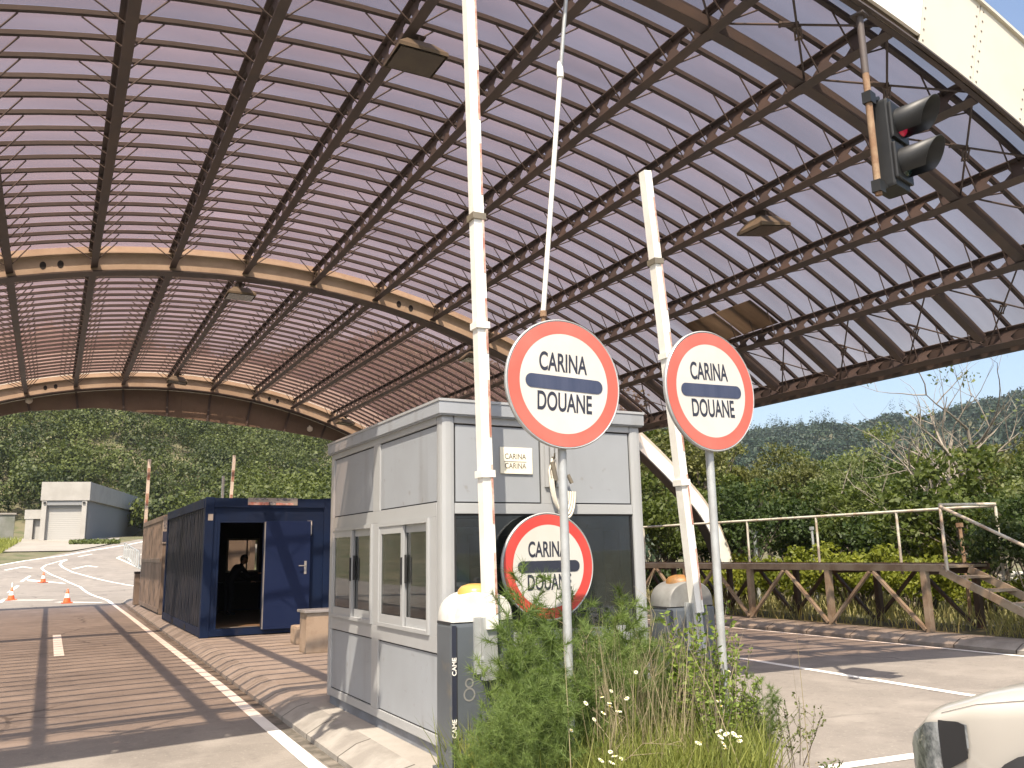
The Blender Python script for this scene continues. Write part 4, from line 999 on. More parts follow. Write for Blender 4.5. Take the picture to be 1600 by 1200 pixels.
RB('end_wall', [((rx0+.14, ry0+.04, .2), (rx1-.14, ry0+.08, 2.7)), ((rx0+.14, ry1-.08, .2), (rx1-.14, ry1-.04, 2.7)), ((rx1-.06, ry0+.1, .2), (rx1-.02, ry1-.1, 2.7))], M['rusty_box'])
RB('roof', [((rx0+.02, ry0+.02, 2.7), (rx1-.02, ry1-.02, 2.77))], M['rusty_box'])
sg_ = RB('placard', [((rx0-.02, ry0-.03, 2.0), (rx0+.12, ry0-.012, 2.72))], M['wall_white'])
RB('placard_field', [((rx0-.012, ry0-.034, 2.05), (rx0+.112, ry0-.028, 2.32))], M['sign_blue'], sg_)
RB('placard_field', [((rx0-.0, ry0-.034, 2.40), (rx0+.1, ry0-.028, 2.60))], M['faded_ink'], sg_)

# concrete blocks between container and booth
t = tag(empty('concrete_block', (3.78, 13.5, .15)), 'tall beige concrete block at the far left corner of the booth', 'block')
b = MB(); b.bbox((-.24, -.15, 0), (.5, .25, .60), .02); b.build('block_body', M['block'], t)
b = MB(); b.bbox((-.28, -.18, .60), (.52, .28, .64), .008); b.build('cap', M['galv'], t)
t = tag(empty('concrete_block', (3.9, 15.0, .15)), 'small rough concrete block by the container door', 'block')
b = MB(); b.bbox((-.15, -.2, 0), (.2, .2, .30), .05); b.build('block_body', M['block'], t)

# white post behind the container
pp = onray(347.5, 770, 33.0); t = tag(empty('white_post', (pp.x, 33.0, .15)), 'short plain white post top showing above the blue container roof', 'post')
b = MB(); b.tube([(0, 0, -.15), (0, 0, onray(348, 744, 33).z-.15)], .05, 10); b.build('shaft', M['white_paint'], t)

# cones
def cone(x, y, s, lb):
    t = empty('traffic_cone', (x, y, hh(y)), rng.random(), lb, 'cone', 'orange traffic cones on the road')
    b = MB(); b.bbox((-.19*s, -.19*s, .005), (.19*s, .19*s, .045*s), .01); b.lathe([(.145*s, .04*s), (.103*s, .22*s), (.068*s, .38*s), (.03*s, .56*s), (.0, .565*s)], n=18); b.build('cone_body', M['cone'], t)
    b = MB(); b.lathe([(.105*s, .22*s), (.07*s, .38*s)], n=18); b.build('white_band', M['white_paint'], t)
    return t
c1 = cone(-1.28, 42.6, .95, 'orange cone at the left end of the white stop bar'); cone(.73, 37.5, .95, 'orange cone between the two pieces of stop bar, tallest in view'); c3 = cone(-.19, 54.9, 1.0, 'small far orange cone on the painted triangle')
for c in (c1,):
    b = MB(); b.tube([(0, 0, .5), (0, 0, .72)], .03, 8); b.build('tip', M['white_paint'], c)

# depot building up the road
wy = 90.3; wz = hh(wy)+.0
wh = empty('depot', (-.95, wy, wz), R_(-15.6), 'white flat roofed depot garage with a big roller door below the forest', 'building')
def WB(name, boxes, m_, parent=wh, bev=0):
    b = MB()
    for a, c in boxes: b.bbox(a, c, bev) if bev else b.box(a, c)
    return b.build(name, m_, parent)
W, H, D = 3.85, 3.62, 34
WB('wall', [((W-.3, .25, -1), (W, D, H)), ((0, .25, -1), (.3, D, H)), ((.3, D-.3, -1), (W-.3, D, H)), ((.3, .3, H-.65), (W-.3, .6, H))], M['wall_grey'])
WB('parapet', [((-.12, -.05, H), (W+.22, D+.1, H+1.72))], M['wall_white'], bev=.03)
WB('pilaster', [((.0, 0, -1), (.42, .55, H))], M['wall_white']); WB('pilaster', [((W-.42, 0, -1), (W, .55, H))], M['wall_white'])
WB('lintel', [((.42, .06, H-.42), (W-.42, .5, H-.02))], M['wall_grey'])
b = MB(); n = 22; v = []
for k in range(n*2+1):
    z = -.6+(H+.2)*k/(2*n); y = .42-(.008 if k % 2 else 0); v += [(.42, y, z), (W-.42, y, z)]
b.add(v, [(2*k, 2*k+1, 2*k+3, 2*k+2) for k in range(2*n)]); b.build('roller_door', M['shutter'], wh)
WB('lamp', [((.15, -.12, H-.28), (.35, .02, H-.12)), ((W-.35, -.12, H-.28), (W-.15, .02, H-.12))], M['dark_gap'])
ax = WB('annex', [((-1.55, 1.0, -1), (-.9, 6, 2.0)), ((-.9, 1.45, -1), (-.1, 6, 2.0)), ((-1.65, .95, 2.0), (-.13, 6, 2.85))], M['wall_white'])
WB('annex_door', [((-.88, 1.36, -.6), (-.14, 1.44, 1.9))], M['shutter'], ax)
t = tag(empty('retaining_wall', (-2.2, 89, hh(89))), 'old grey wall left of the white depot at foot of the forest', 'wall')
b = MB(); b.box((-14, 4.5, -2), (-.9, 5.0, 2.6)); b.build('masonry', M['old_wall'], t); b = MB(); b.box((-14.1, 4.4, 2.6), (-.8, 5.1, 2.75)); b.build('coping', M['concrete'], t)
# glazed railing at the bend
t = tag(empty('railing', (4.9, 66, hh(66))), 'glassy green grey railing at the road bend beside the far containers', 'railing')
b = MB(); g2 = MB(); pr = None
for k in range(8):
    y = -4.6+k*1.15; x = .28-.05*k; z = hh(66+y)-hh(66)
    b.tube([(x, y, z), (x, y, z+1.12)], .05, 8)
    if pr: b.tube([(pr[0], pr[1], pr[2]+1.1), (x, y, z+1.1)], .035, 8); g2.add([(pr[0], pr[1], pr[2]+.1), (x, y, z+.1), (x, y, z+1.05), (pr[0], pr[1], pr[2]+1.05)], [(0, 1, 2, 3)])
    pr = (x, y, z)
b.build('frame', M['galv'], t); g2.build('infill', M['glass'], t)

# ------------------------------------------------------------------ inspection platform on the right
pf_ = empty('inspection_platform', (13.15, 13.5, .15), 0, 'rusty steel inspection gangway with braced legs, handrail and steps along the right kerb', 'platform')
def PM(name, fn, m_, parent=pf_):
    b = MB(); fn(b); b.v = [(x-13.15, y-13.5, z-.15) for x, y, z in [tuple(q) for q in b.v]]; return b.build(name, m_, parent)
FX, BX_ = 13.15, 14.42; DZ = 1.25; yA, yB = 9.45, 20.2
FEET = [9.78, 11.85, 13.95, 16.05, 18.15, 20.1]
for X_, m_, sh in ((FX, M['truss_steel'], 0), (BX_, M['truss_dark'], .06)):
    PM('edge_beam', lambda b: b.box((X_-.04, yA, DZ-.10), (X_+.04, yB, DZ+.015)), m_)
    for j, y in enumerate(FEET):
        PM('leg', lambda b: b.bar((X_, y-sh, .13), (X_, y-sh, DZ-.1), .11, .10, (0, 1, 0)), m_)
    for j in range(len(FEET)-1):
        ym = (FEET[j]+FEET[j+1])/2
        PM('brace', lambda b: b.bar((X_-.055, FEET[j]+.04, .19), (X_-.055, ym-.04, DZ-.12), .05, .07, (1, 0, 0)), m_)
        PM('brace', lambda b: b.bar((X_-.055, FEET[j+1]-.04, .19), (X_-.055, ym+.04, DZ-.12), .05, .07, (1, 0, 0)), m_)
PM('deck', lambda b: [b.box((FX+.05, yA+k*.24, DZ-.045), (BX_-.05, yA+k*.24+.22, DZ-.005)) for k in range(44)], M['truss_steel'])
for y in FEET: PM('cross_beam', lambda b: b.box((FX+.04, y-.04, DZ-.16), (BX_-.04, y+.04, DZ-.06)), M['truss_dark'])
PM('handrail', lambda b: b.tube([(BX_, 20.1, 2.2), (BX_, 9.2, 2.235)], .028, 10), M['rail_steel'])
for y in (19.3, 17.3, 15.28, 13.2, 11.2, 9.2): PM('rail_post', lambda b: b.tube([(BX_, y, DZ-.2), (BX_, y, 2.22)], .026, 8), M['rail_steel'])
PM('end_rail', lambda b: (b.tube([(FX, 9.35, DZ-.1), (FX, 9.35, 2.25), (BX_, 9.2, 2.26)], .03, 8)), M['rail_steel'])
PM('stair_rail', lambda b: b.tube([(FX, 9.35, 2.22), (FX-.02, 6.9, 1.0), (FX-.02, 6.9, .15)], .028, 8), M['rail_steel'])
for x in (FX, FX+.75): PM('stringer', lambda b: b.bar((x, yA+.02, DZ-.08), (x, 7.35, .17), .05, .12, (0, 0, 1)), M['truss_steel'])
for k in range(5):
    y = 9.22-k*.40; z = DZ-.19-k*.205
    PM('tread', lambda b: b.box((FX+.03, y-.16, z-.02), (FX+.72, y+.14, z+.02)), M['truss_steel'])

# guardrail beyond
t = tag(empty('guardrail', (26, 14, -.05)), 'white steel guardrail running behind the gangway steps', 'guardrail')
b = MB(); v = []
pr_ = [(-.0, .46), (-.06, .53), (-.06, .56), (0, .62), (-.06, .68), (-.06, .71), (0, .78)]
for y in (-16, 14): v += [(x, y, z) for x, z in pr_]
b.add(v, [(k, k+1, 7+k+1, 7+k) for k in range(6)]); b.add([(x+.005, y, z) for x, y, z in v], [(7+k, 7+k+1, k+1, k) for k in range(6)]); b.build('beam', M['white_paint'], t)
for k in range(15): b = MB(); b.box((.02, -15.5+k*2, -.3), (.12, -15.4+k*2, .72)); b.build('post', M['galv'], t)
# thin posts behind the gangway
for x_, yt, yb, Y, m_, r, lb in ((1178, 829, 872, 17.2, 'galv', .055, 'pale grey post behind the gangway handrail, left one'), (1268, 823, 868, 15.6, 'galv', .03, 'thin pale post just left of a handrail post'), (1030, 835, 860, 22, 'galv', .03, 'thin pale post near the booth corner'), (1499, 817, 880, 10.6, 'rust', .035, 'rusty stake with a bent top behind the gangway steps')):
    q = onray(x_, yt, Y); t = tag(empty('stake', (q.x, Y, -.05)), lb, 'post')
    b = MB(); b.tube([(0, 0, -.2), (.02, 0, q.z*.5), (0, 0, q.z)], r, 8); b.build('shaft', M[m_], t)
    b = MB(); b.box((-r*1.3, -r*1.3, q.z-.03), (r*1.3, r*1.3, q.z+.05)); b.build('cap', M[m_], t)

# ------------------------------------------------------------------ car (front left corner reaches into the view)
CARX, CARY, CARR = 4.33, 2.92, 0.0
car = empty('car', (CARX, CARY, 0), CARR, 'beige white car at the lower right edge with only bonnet and headlight in view', 'car')
# lofted body: stations along y (0 = nose, negative = back): (y, half width, z bottom, z belt, z top, half width top)
ST = [(0.0, .60, .32, .50, .56, .50), (-.06, .70, .24, .58, .66, .60), (-.22, .80, .2, .66, .755, .66), (-.5, .86, .18, .72, .84, .70), (-.9, .885, .18, .77, .915, .72), (-1.25, .89, .18, .81, .965, .72),
      (-1.45, .89, .18, .84, 1.02, .70), (-1.9, .89, .18, .88, 1.30, .62), (-2.25, .89, .18, .90, 1.43, .585), (-3.0, .89, .18, .92, 1.47, .57), (-3.7, .885, .2, .93, 1.41, .55), (-4.0, .87, .22, .94, 1.2, .6), (-4.2, .84, .28, .92, 1.0, .66), (-4.28, .78, .34, .86, .9, .62)]
def csec(st, n=28):
    y, hw, zb, zm, zt, ht = st; pts = []
    for k in range(n+1):
        a = k/n
        if a < .30: q = a/.30; x = hw*(.93+.07*math.sin(q*PI/2)); z = zb+(zm-zb)*q
        else:
            q = (a-.30)/.70; ang = q*PI/2
            x = hw*(math.cos(ang)**.55)*(1-q)+ht*math.cos(ang)**.5*q if zt-zm > .2 else hw*math.cos(ang)**.38
            z = zm+(zt-zm)*math.sin(ang)**(.9 if zt-zm > .2 else .62)
        pts.append((x, z))
    return [(x, y, z) for x, z in pts] + [(-x, y, z) for x, z in reversed(pts[:-1])]
fine = []
for a, c in zip(ST, ST[1:]):
    for q in (0, .25, .5, .75): fine.append(tuple(a[i]+(c[i]-a[i])*q for i in range(6)))
fine.append(ST[-1]); secs = [csec(s) for s in fine]; n = len(secs[0])
b = MB(); v = [p for s in secs for p in s]
b.add(v, [(i*n+k, i*n+k+1, (i+1)*n+k+1, (i+1)*n+k) for i in range(len(secs)-1) for k in range(n-1)], 0, True)
b.add(secs[0], [tuple(range(n))], 0, True); b.add(secs[-1], [tuple(range(n-1, -1, -1))], 0)
b.build('body', M['car_paint'], car)
def surf(y, a):
    """point and outward normal on the body: y station, a in 0..1 up the left side (x<0)"""
    for s, c in zip(ST, ST[1:]):
        if y <= s[0] and y >= c[0]: q = (s[0]-y)/(s[0]-c[0]); st = tuple(s[i]+(c[i]-s[i])*q for i in range(6)); break
    sec = csec((y,)+st[1:]); k = a*28; i = int(k); f_ = k-i; p = sec[i]; p2 = sec[min(i+1, 28)]
    x = p[0]+(p2[0]-p[0])*f_; z = p[2]+(p2[2]-p[2])*f_
    return x, z
def patch(b, ya, yb, aa, ab, off, nu=10, nv=8, side=-1, shape=None):
    v = []
    for i in range(nu+1):
        y = ya+(yb-ya)*i/nu
        for j in range(nv+1):
            lo, hi = (aa, ab) if shape is None else shape(i/nu)
            a = lo+(hi-lo)*j/nv; x, z = surf(y, a); x2, z2 = surf(y, min(a+.01, 1)); d = Vector((z2-z, 0, -(x2-x)));
            d = d.normalized() if d.length > 0 else Vector((0, 0, 1))
            v.append((side*(x+d.x*off), y+off*.3, z+d.z*off))
    b.add(v, [(i*(nv+1)+j, i*(nv+1)+j+1, (i+1)*(nv+1)+j+1, (i+1)*(nv+1)+j) for i in range(nu) for j in range(nv)], 0, True)
for s in (-1, 1):
    b = MB(); patch(b, -.05, -.46, .16, .36, .006, side=s, shape=lambda q: (.16+.10*q, .40-.09*q)); hl = b.build('headlight', M['headlamp'], car)
    b = MB(); patch(b, -.30, -.45, .2, .3, .009, side=s, shape=lambda q: (.21+.03*q, .36-.05*q)); b.build('indicator', M['dark_gap'], hl)
    b = MB(); patch(b, -.30, -1.42, .4, .41, .0025, nu=30, nv=1, side=s, shape=lambda q: (.455+.03*math.sin(q*PI), .462+.03*math.sin(q*PI))); b.build('shut_line', M['dark_gap'], car)
    b = MB(); patch(b, -2.0, -3.75, .40, .8, .004, nu=20, side=s, shape=lambda q: (.38, .38+.36*min(1, q*6, (1-q)*5+.1))); b.build('side_window', M['car_glass'], car)
    for yy in (-.82, -3.42):
        w = MB(); Mw = Matrix.Translation((s*.80, yy, .31)) @ Matrix.Rotation(s*PI/2, 4, 'Y')
        w.lathe([(.21, -.10), (.305, -.09), (.315, -.03), (.315, .06), (.30, .095), (.22, .10)], n=32, M=Mw); wh_ = w.build('wheel', M['rubber'], car)
        w = MB(); w.lathe([(.215, .07), (.20, .098), (.06, .08), (0, .085)], n=32, M=Mw); w.build('rim', M['galv'], wh_)
        w = MB(); w.lathe([(.345, .0), (.345, .098), (.0, .098)], n=32, M=Matrix.Translation((s*.793, yy, .33)) @ Matrix.Rotation(s*PI/2, 4, 'Y')); w.build('wheel_arch', M['dark_gap'], car)
    b = MB(); b.bbox((s*.93-.09, -1.82, .93), (s*.93+.09, -1.7, 1.06), .03); b.build('mirror', M['car_paint'], car)
for nm, ya, yb in (('windscreen', -1.47, -2.2), ('rear_window', -3.75, -4.1)):
    b = MB(); v = []
    for i in range(9):
        y = ya+(yb-ya)*i/8
        for j in range(17):
            a = .62+.38*(1-abs(j-8)/8); x, z = surf(y, a); v.append(((1 if j > 8 else -1)*x, y+.006, z+.006))
    b.add(v, [(i*17+j, i*17+j+1, (i+1)*17+j+1, (i+1)*17+j) for i in range(8) for j in range(16)], 0, True); b.build(nm, M['car_glass'], car)
b = MB(); b.bbox((-.5, -.03, .33), (.5, .02, .45), .01); b.build('grille', M['dark_gap'], car)
car.scale = (1, 1, 1.2)
# ------------------------------------------------------------------ vegetation
nr = np.random.default_rng(11)
def quads(C, size, r, flat=0., aspect=.6):
    """leaf quads (rhombi) at centres C with random orientation"""
    n = len(C); a = r.normal(size=(n, 3)); a /= np.linalg.norm(a, axis=1)[:, None]
    b = r.normal(size=(n, 3)); b[:, 2] += flat; b -= a*(a*b).sum(1)[:, None]; b /= np.linalg.norm(b, axis=1)[:, None]
    s = (size if np.ndim(size) else np.full(n, size))[:, None]*(.6+.8*r.random((n, 1)))
    V = np.stack([C-a*s, C+b*s*aspect, C+a*s, C-b*s*aspect], 1).reshape(-1, 3)
    F = np.arange(4*n).reshape(n, 4); return V, F
def crown_points(r, n, clumps, R, H, z0, sig, low=-.2):
    """points in leaf clumps spread through an uneven ellipsoid"""
    d = r.normal(size=(clumps, 3)); d /= np.linalg.norm(d, axis=1)[:, None]; d[:, 2] = np.where(d[:, 2] < low, -d[:, 2]*.6, d[:, 2])
    rad = (.45+.55*r.random((clumps, 1))**.6); c = d*rad*np.array([R, R, H/2]) + np.array([0, 0, z0+H/2])
    sz = sig*(.6+.8*r.random(clumps)); k = r.integers(0, clumps, n)
    off = r.normal(size=(n, 3)); off /= (np.linalg.norm(off, axis=1)[:, None]+1e-6); off *= (r.random((n, 1))**.45)
    off[:, 2] *= .7
    return c[k]+off*sz[k][:, None], c
def tree_proto(name, seed, height, R, trunk_h, nl, leaf, clumps, sig, lm, bm, label, group, multi=1):
    r = np.random.default_rng(seed); t = empty(name, (0, 0, 0), 0, label, 'tree', group)
    P, c = crown_points(r, nl, clumps, R, height-trunk_h*.7, trunk_h*.7, sig)
    V, F = quads(P, leaf, r); np_mesh('crown', V, F, lm, t)
    b = MB()
    for m_ in range(multi):
        ox, oy = (r.normal(size=2)*.25*(multi > 1)); top = Vector((ox*3, oy*3, height*.72))
        pts = [Vector((ox, oy, -.4)), Vector((ox*1.3+r.normal()*.08, oy*1.3, trunk_h*.6)), Vector((ox*2, oy*2+r.normal()*.1, height*.45)), top]
        w = .028*height/multi**.5; b.tube(pts, [w, w*.75, w*.5, w*.15], 8)
        for q in c[r.integers(0, len(c), 9)]:
            s = pts[1].lerp(pts[2], r.random()); e = Vector(q); mid = s.lerp(e, .5)+Vector((0, 0, .12*height*.3)); b.tube([s, mid, e], [w*.4, w*.25, w*.06], 5)
    b.build('trunk', bm, t); return t
PROT = [tree_proto('broadleaf_tree', 21, 7, 2.6, 1.4, 9500, .088, 75, .66, M['leaf_mid'], M['bark'], 'x', 'trees behind the gangway'),
        tree_proto('broadleaf_tree', 22, 7, 2.2, 1.2, 9500, .085, 80, .56, M['leaf_dark'], M['bark'], 'x', 'trees behind the gangway'),
        tree_proto('broadleaf_tree', 23, 6.5, 2.4, 1.0, 6500, .08, 60, .55, M['leaf_pale'], M['bark_pale'], 'x', 'trees behind the gangway', 2),
        tree_proto('broadleaf_tree', 26, 7, 2.3, 1.3, 7500, .085, 62, .6, M['leaf_olive'], M['bark'], 'x', 'trees behind the gangway'),
        tree_proto('bushy_tree', 24, 4, 2.2, .3, 8000, .075, 60, .55, M['leaf_mid'], M['bark'], 'x', 'trees behind the gangway', 3),
        tree_proto('bushy_tree', 25, 4, 2.0, .3, 8000, .072, 60, .5, M['leaf_dark'], M['bark'], 'x', 'trees behind the gangway', 3)]
KT = ['mid green broadleaf tree', 'dark green broadleaf tree', 'pale loose leaved tree', 'olive green broadleaf tree', 'mid green bushy tree', 'dark dense bushy tree']
BASEH = [7, 7, 6.5, 7, 4, 4]
used = set()
def plant(k, az, r, h, where, wid=1.0):
    x, y = r*math.sin(R_(az)), r*math.cos(R_(az))
    k = 3 if (k in (0, 1) and rng.random() < .38) else (k+1 if k >= 3 else k); s = h/BASEH[k]
    o = PROT[k] if k not in used else copy_tree(PROT[k]); used.add(k)
    o.location = (x, y, ground_z(x, y)); o.rotation_euler = (0, 0, rng.random()*6.28); wid = rng.uniform(.85, 1.15); o.scale = (s*wid, s*wid, s*rng.uniform(.9, 1.1))
    o['label'] = KT[k] + ' ' + where; return o
TREES = [(1, 36.2, 33, 7.6, 'right of the booth roof, leftmost one under the canopy edge'), (0, 38.4, 37, 8.0, 'behind the white arch leg top'), (3, 37.6, 27, 3.6, 'low behind the arch leg beside booth'),
 (1, 40.4, 34, 6.2, 'seen between the right boom and the right sign pole'), (0, 42.3, 31, 4.8, 'just right of the right sign pole'), (1, 43.8, 39, 5.2, 'below the right edge of the right sign'),
 (0, 45.6, 34, 5.3, 'with a rounded top under the distant cypress tips'), (4, 43.6, 25, 3.4, 'behind the left end of the handrail'), (1, 47.2, 40, 5.1, 'in the middle of the wood over the second handrail post'),
 (2, 49.2, 33, 4.6, 'standing pale in the middle of the wood'), (3, 47.3, 27, 3.2, 'low in front of the middle wood'), (2, 51.7, 36, 6.0, 'with whitish tufts rising to the ridge line'),
 (0, 50.4, 27, 3.9, 'behind the third handrail post'), (1, 53.4, 34, 4.3, 'left of the bare branched tree'), (4, 53.2, 24, 3.3, 'low left of the stair rail'), (0, 55.2, 31, 4.7, 'directly left of the bare tree trunk'),
 (1, 57.6, 28, 4.3, 'behind the bare tree trunk'), (3, 56.4, 21.5, 3.3, 'right behind the gangway end rail'), (0, 60.6, 24, 4.0, 'at the right edge beside the bare tree'), (2, 60.2, 20, 3.1, 'bright at the right edge above the steps'),
 (4, 59.2, 17.5, 2.4, 'lowest at the right edge beside the steps'), (4, 45.8, 29, 3.3, 'low behind the second handrail post'), (3, 40.6, 26, 2.9, 'low between barrier and sign pole'), (1, 62.5, 30, 6, 'beyond the right edge of the view'),
 (0, 34.2, 38, 8.2, 'hidden mostly by the booth, leftmost at back'), (3, 49.3, 30, 3.0, 'low and broad in the wood above the yellow shrubs'), (1, 51.8, 30, 4.0, 'dark behind the pale tufted one')]
TREES += [(1, 41.6, 52, 7.4, 'set back behind the pole of the right sign'), (0, 44.6, 56, 7.0, 'set back left of the cypress tips'), (2, 46.4, 49, 6.6, 'pale and set back over the middle wood'), (0, 48.4, 58, 7.6, 'tall and set back in the middle wood'),
 (2, 50.2, 50, 5.6, 'pale and set back near the ridge dip'), (1, 52.6, 55, 6.6, 'dark and set back left of the small bare tree'), (2, 55.9, 44, 5.4, 'pale and set back behind the bare tree'), (0, 58.6, 48, 6.0, 'set back under the steep end of the ridge')]
TREES += [(0, -58, 19, 6.5, 'beyond the left edge, mirrored in the booth windows'), (1, -72, 21, 7.0, 'farther back beyond the left edge of the view'), (4, -45, 22, 4.0, 'low beyond the left edge of the view'), (2, -88, 24, 6.5, 'far out of view on the left')]
for q in TREES: plant(*q)
# bare branched tree near the right edge
def bare(x, y, h, seed, label, leaves=True):
    r = random.Random(seed); t = empty('bare_tree', (x, y, ground_z(x, y)), 0, label, 'tree'); b = MB(); tips = []
    def br(p, d, L, w, lev):
        n = 4; pts = [p]; q = p.copy(); dd = d.copy()
        for i in range(n):
            dd = (dd+Vector((r.gauss(0, .13), r.gauss(0, .13), r.gauss(.03, .1)))).normalized(); q = q+dd*L/n; pts.append(q.copy())
        b.tube(pts, [w*(1-.62*i/n) for i in range(n+1)], 6 if lev < 2 else 4)
        if lev >= 4: tips.append(q); return
        for j in range(3 if lev < 3 else 2):
            k = r.randint(2, n); nd = (dd*.8+Vector((r.gauss(0, .55), r.gauss(0, .55), r.gauss(.25, .3)))).normalized(); br(pts[k], nd, L*r.uniform(.55, .8), w*.42, lev+1)
    br(Vector((0, 0, -.3)), Vector((.02, .02, 1)), h*.36, h*.03, 0); br(Vector((.1, .1, -.3)), Vector((-.35, .2, 1)).normalized(), h*.42, h*.022, 0)
    b.build('branches', M['bark_pale'], t)
    if leaves:
        rr = np.random.default_rng(seed); T = np.array([tuple(p) for p in tips]); T = T[rr.random(len(T)) < .16]
        C = np.repeat(T, 14, 0)+rr.normal(size=(len(T)*14, 3))*.13; V, F = quads(C, .06, rr); np_mesh('sparse_leaves', V, F, M['leaf_pale'], t)
    return t
bx_, by_ = 25*math.sin(R_(57.4)), 25*math.cos(R_(57.4)); bare(bx_, by_, 8.2, 3, 'tall half dead tree with bare pale branches against the sky at the right')
bx_, by_ = 27*math.sin(R_(54.6)), 27*math.cos(R_(54.6)); bare(bx_, by_, 6.3, 8, 'smaller bare branched tree left of the tall half dead one')
# yellow green low shrubs under and behind the gangway
def shrub_proto(name, seed, R, H, nl, leaf, lm, group, flat=1.2):
    r = np.random.default_rng(seed); t = empty(name, (0, 0, 0), 0, 'x', 'shrub', group)
    P, c = crown_points(r, nl, 34, R, H, 0., .34, -.1); V, F = quads(P, leaf, r, flat); np_mesh('foliage', V, F, lm, t)
    b = MB()
    for q in c[:12]: b.tube([Vector((0, 0, -.2)), Vector(q)*.5, Vector(q)], [.03, .02, .006], 5)
    b.build('stems', M['bark'], t); return t
ys_ = shrub_proto('low_shrub', 31, 1.25, 1.55, 5200, .05, M['leaf_yellow'], 'low shrubs along the verge')
SH = [(16.0, 15.6, 1.0, 'yellow green low shrub right behind the right sign pole'), (16.3, 14.1, 1.05, 'yellow green low shrub, fullest, over the middle of gangway deck'), (16.2, 12.5, 1.0, 'yellow green low shrub ending left of the third rail post'),
      (17.6, 13.2, 1.1, 'yellow green low shrub set back behind the fullest one'), (17.9, 15.0, .95, 'yellow green low shrub set back near the arch foot'), (15.9, 17.4, .9, 'yellow green low shrub beside the arch foot'), (16.9, 11.2, .7, 'small yellow green shrub behind the third rail post')]
for i, (x, y, s, lb) in enumerate(SH):
    o = ys_ if i == 0 else copy_tree(ys_); o.location = (x, y, ground_z(x, y)+.05); o.scale = (s, s, s); o.rotation_euler = (0, 0, i*1.3); o['label'] = lb
ds_ = shrub_proto('low_shrub', 32, .9, 1.1, 2600, .055, M['leaf_dark'], 'low shrubs along the verge')
for i, (x, y, s, lb) in enumerate([(15.2, 7.4, 1.0, 'dark green shrub behind the gangway steps'), (16.6, 8.6, 1.2, 'dark green shrub behind the end rail post'), (15.4, 18.9, 1.1, 'dark green shrub at the far end of the gangway'), (17.3, 6.9, 1.4, 'dark green shrub at the right edge by the guardrail'), (15.0, 21.3, 1.2, 'dark green shrub beside the booth corner')]):
    o = ds_ if i == 0 else copy_tree(ds_); o.location = (x, y, ground_z(x, y)+.05); o.scale = (s, s, s); o.rotation_euler = (0, 0, i*1.7); o['label'] = lb
# grass on the verges
def blades(P, h, w, r, lean=.35):
    n = len(P); a = r.random(n)*2*PI; d = np.stack([np.cos(a), np.sin(a), np.zeros(n)], 1); hh_ = (h*(.5+.8*r.random(n)))[:, None] if np.ndim(h) == 0 else (h*(.6+.6*r.random(n)))[:, None]
    l = r.normal(size=(n, 2))*lean; up = np.concatenate([l, np.ones((n, 1))], 1)*hh_; m_ = P+up*.55; m_[:, :2] -= .08*up[:, :2]
    V = np.stack([P-d*w, P+d*w, m_+d*w*.7, P+up, m_-d*w*.7], 1).reshape(-1, 3); i = 5*np.arange(n)[:, None]; return V, np.concatenate([i+np.array([[0, 1, 2]]), i+np.array([[0, 2, 4]]), i+np.array([[4, 2, 3]])])
r = np.random.default_rng(5); n = 16000
X = 13.35+r.random(n)**1.3*11; Y = 2+r.random(n)*26; Z = np.array([ground_z(x, y) for x, y in zip(X, Y)]); Z = np.where(X < 19, np.maximum(Z, .0), Z); Z = np.where(X < 16.5, .1, Z)
keep = ~((X < 14.6) & (Y > 9) & (r.random(n) < .5)); P = np.stack([X, Y, Z-.02], 1)[keep]
V, F = blades(P, .36, .012, r); o = np_mesh('verge_grass', V, F, M['leaf_verge']); tag(o, 'dry green grass on the right verge under the gangway', 'grass', kind='stuff')
n = 9000; X = -3.5-r.random(n)*7+0; Y = 70+r.random(n)*19; X = X + np.clip((Y-72)*.07, 0, 1.2); P = np.stack([X, Y, np.array([hh(y) for y in Y])], 1)
V, F = blades(P, .45, .03, r); o = np_mesh('verge_grass', V, F, M['leaf_grass']); tag(o, 'grass patch left of the road by the depot', 'grass', kind='stuff')
# hedge-like low growth between the apron and the depot
r = np.random.default_rng(9); C = np.stack([1.5+r.random(900)*4, 84.5+r.random(900)*2.5, np.zeros(900)], 1); C[:, 2] = [hh(y)+.25*rr_ for y, rr_ in zip(C[:, 1], r.random(900))]
V, F = quads(C, .16, r, 1.); o = np_mesh('ground_cover', V, F, M['leaf_pale']); tag(o, 'grey green ground cover in front of the depot', 'ground cover', kind='stuff')

# wooded hillsides
def forest(name, pts, mtl, label, kq, seed):
    r = np.random.default_rng(seed); VV = []; TT = []
    for x, y, R, H, tint in pts:
        n = kq; d = r.normal(size=(n, 3)); d /= np.linalg.norm(d, axis=1)[:, None]; d[:, 2] = np.where(d[:, 2] < -.25, -d[:, 2], d[:, 2])
        lob = 1+.22*np.sin(d[:, :1]*5+x)+.2*np.sin(d[:, 1:2]*6+y)+.12*r.normal(size=(n, 1))
        C = d*lob*np.array([R, R, H*.5])*(.8+.25*r.random((n, 1))); C += np.array([x, y, ground_z(x, y)+H*.45])
        a = r.normal(size=(n, 3)); a -= d*(a*d).sum(1)[:, None]*.35; a /= np.linalg.norm(a, axis=1)[:, None]; b = np.cross(d+.5*r.normal(size=(n, 3)), a); b /= np.linalg.norm(b, axis=1)[:, None]
        s = R*(.10+.16*r.random((n, 1)))*(60/kq)**.5*1.15
        VV.append(np.stack([C-a*s, C+b*s*.7, C+a*s, C-b*s*.7], 1).reshape(-1, 3)); TT.append(np.clip(tint+.06*r.normal(size=n), 0, .75))
    V = np.concatenate(VV); n = len(V)//4
    o = np_mesh(name, V, np.arange(4*n).reshape(n, 4), mtl, tint=np.concatenate(TT)); return tag(o, label, 'forest', kind='stuff')
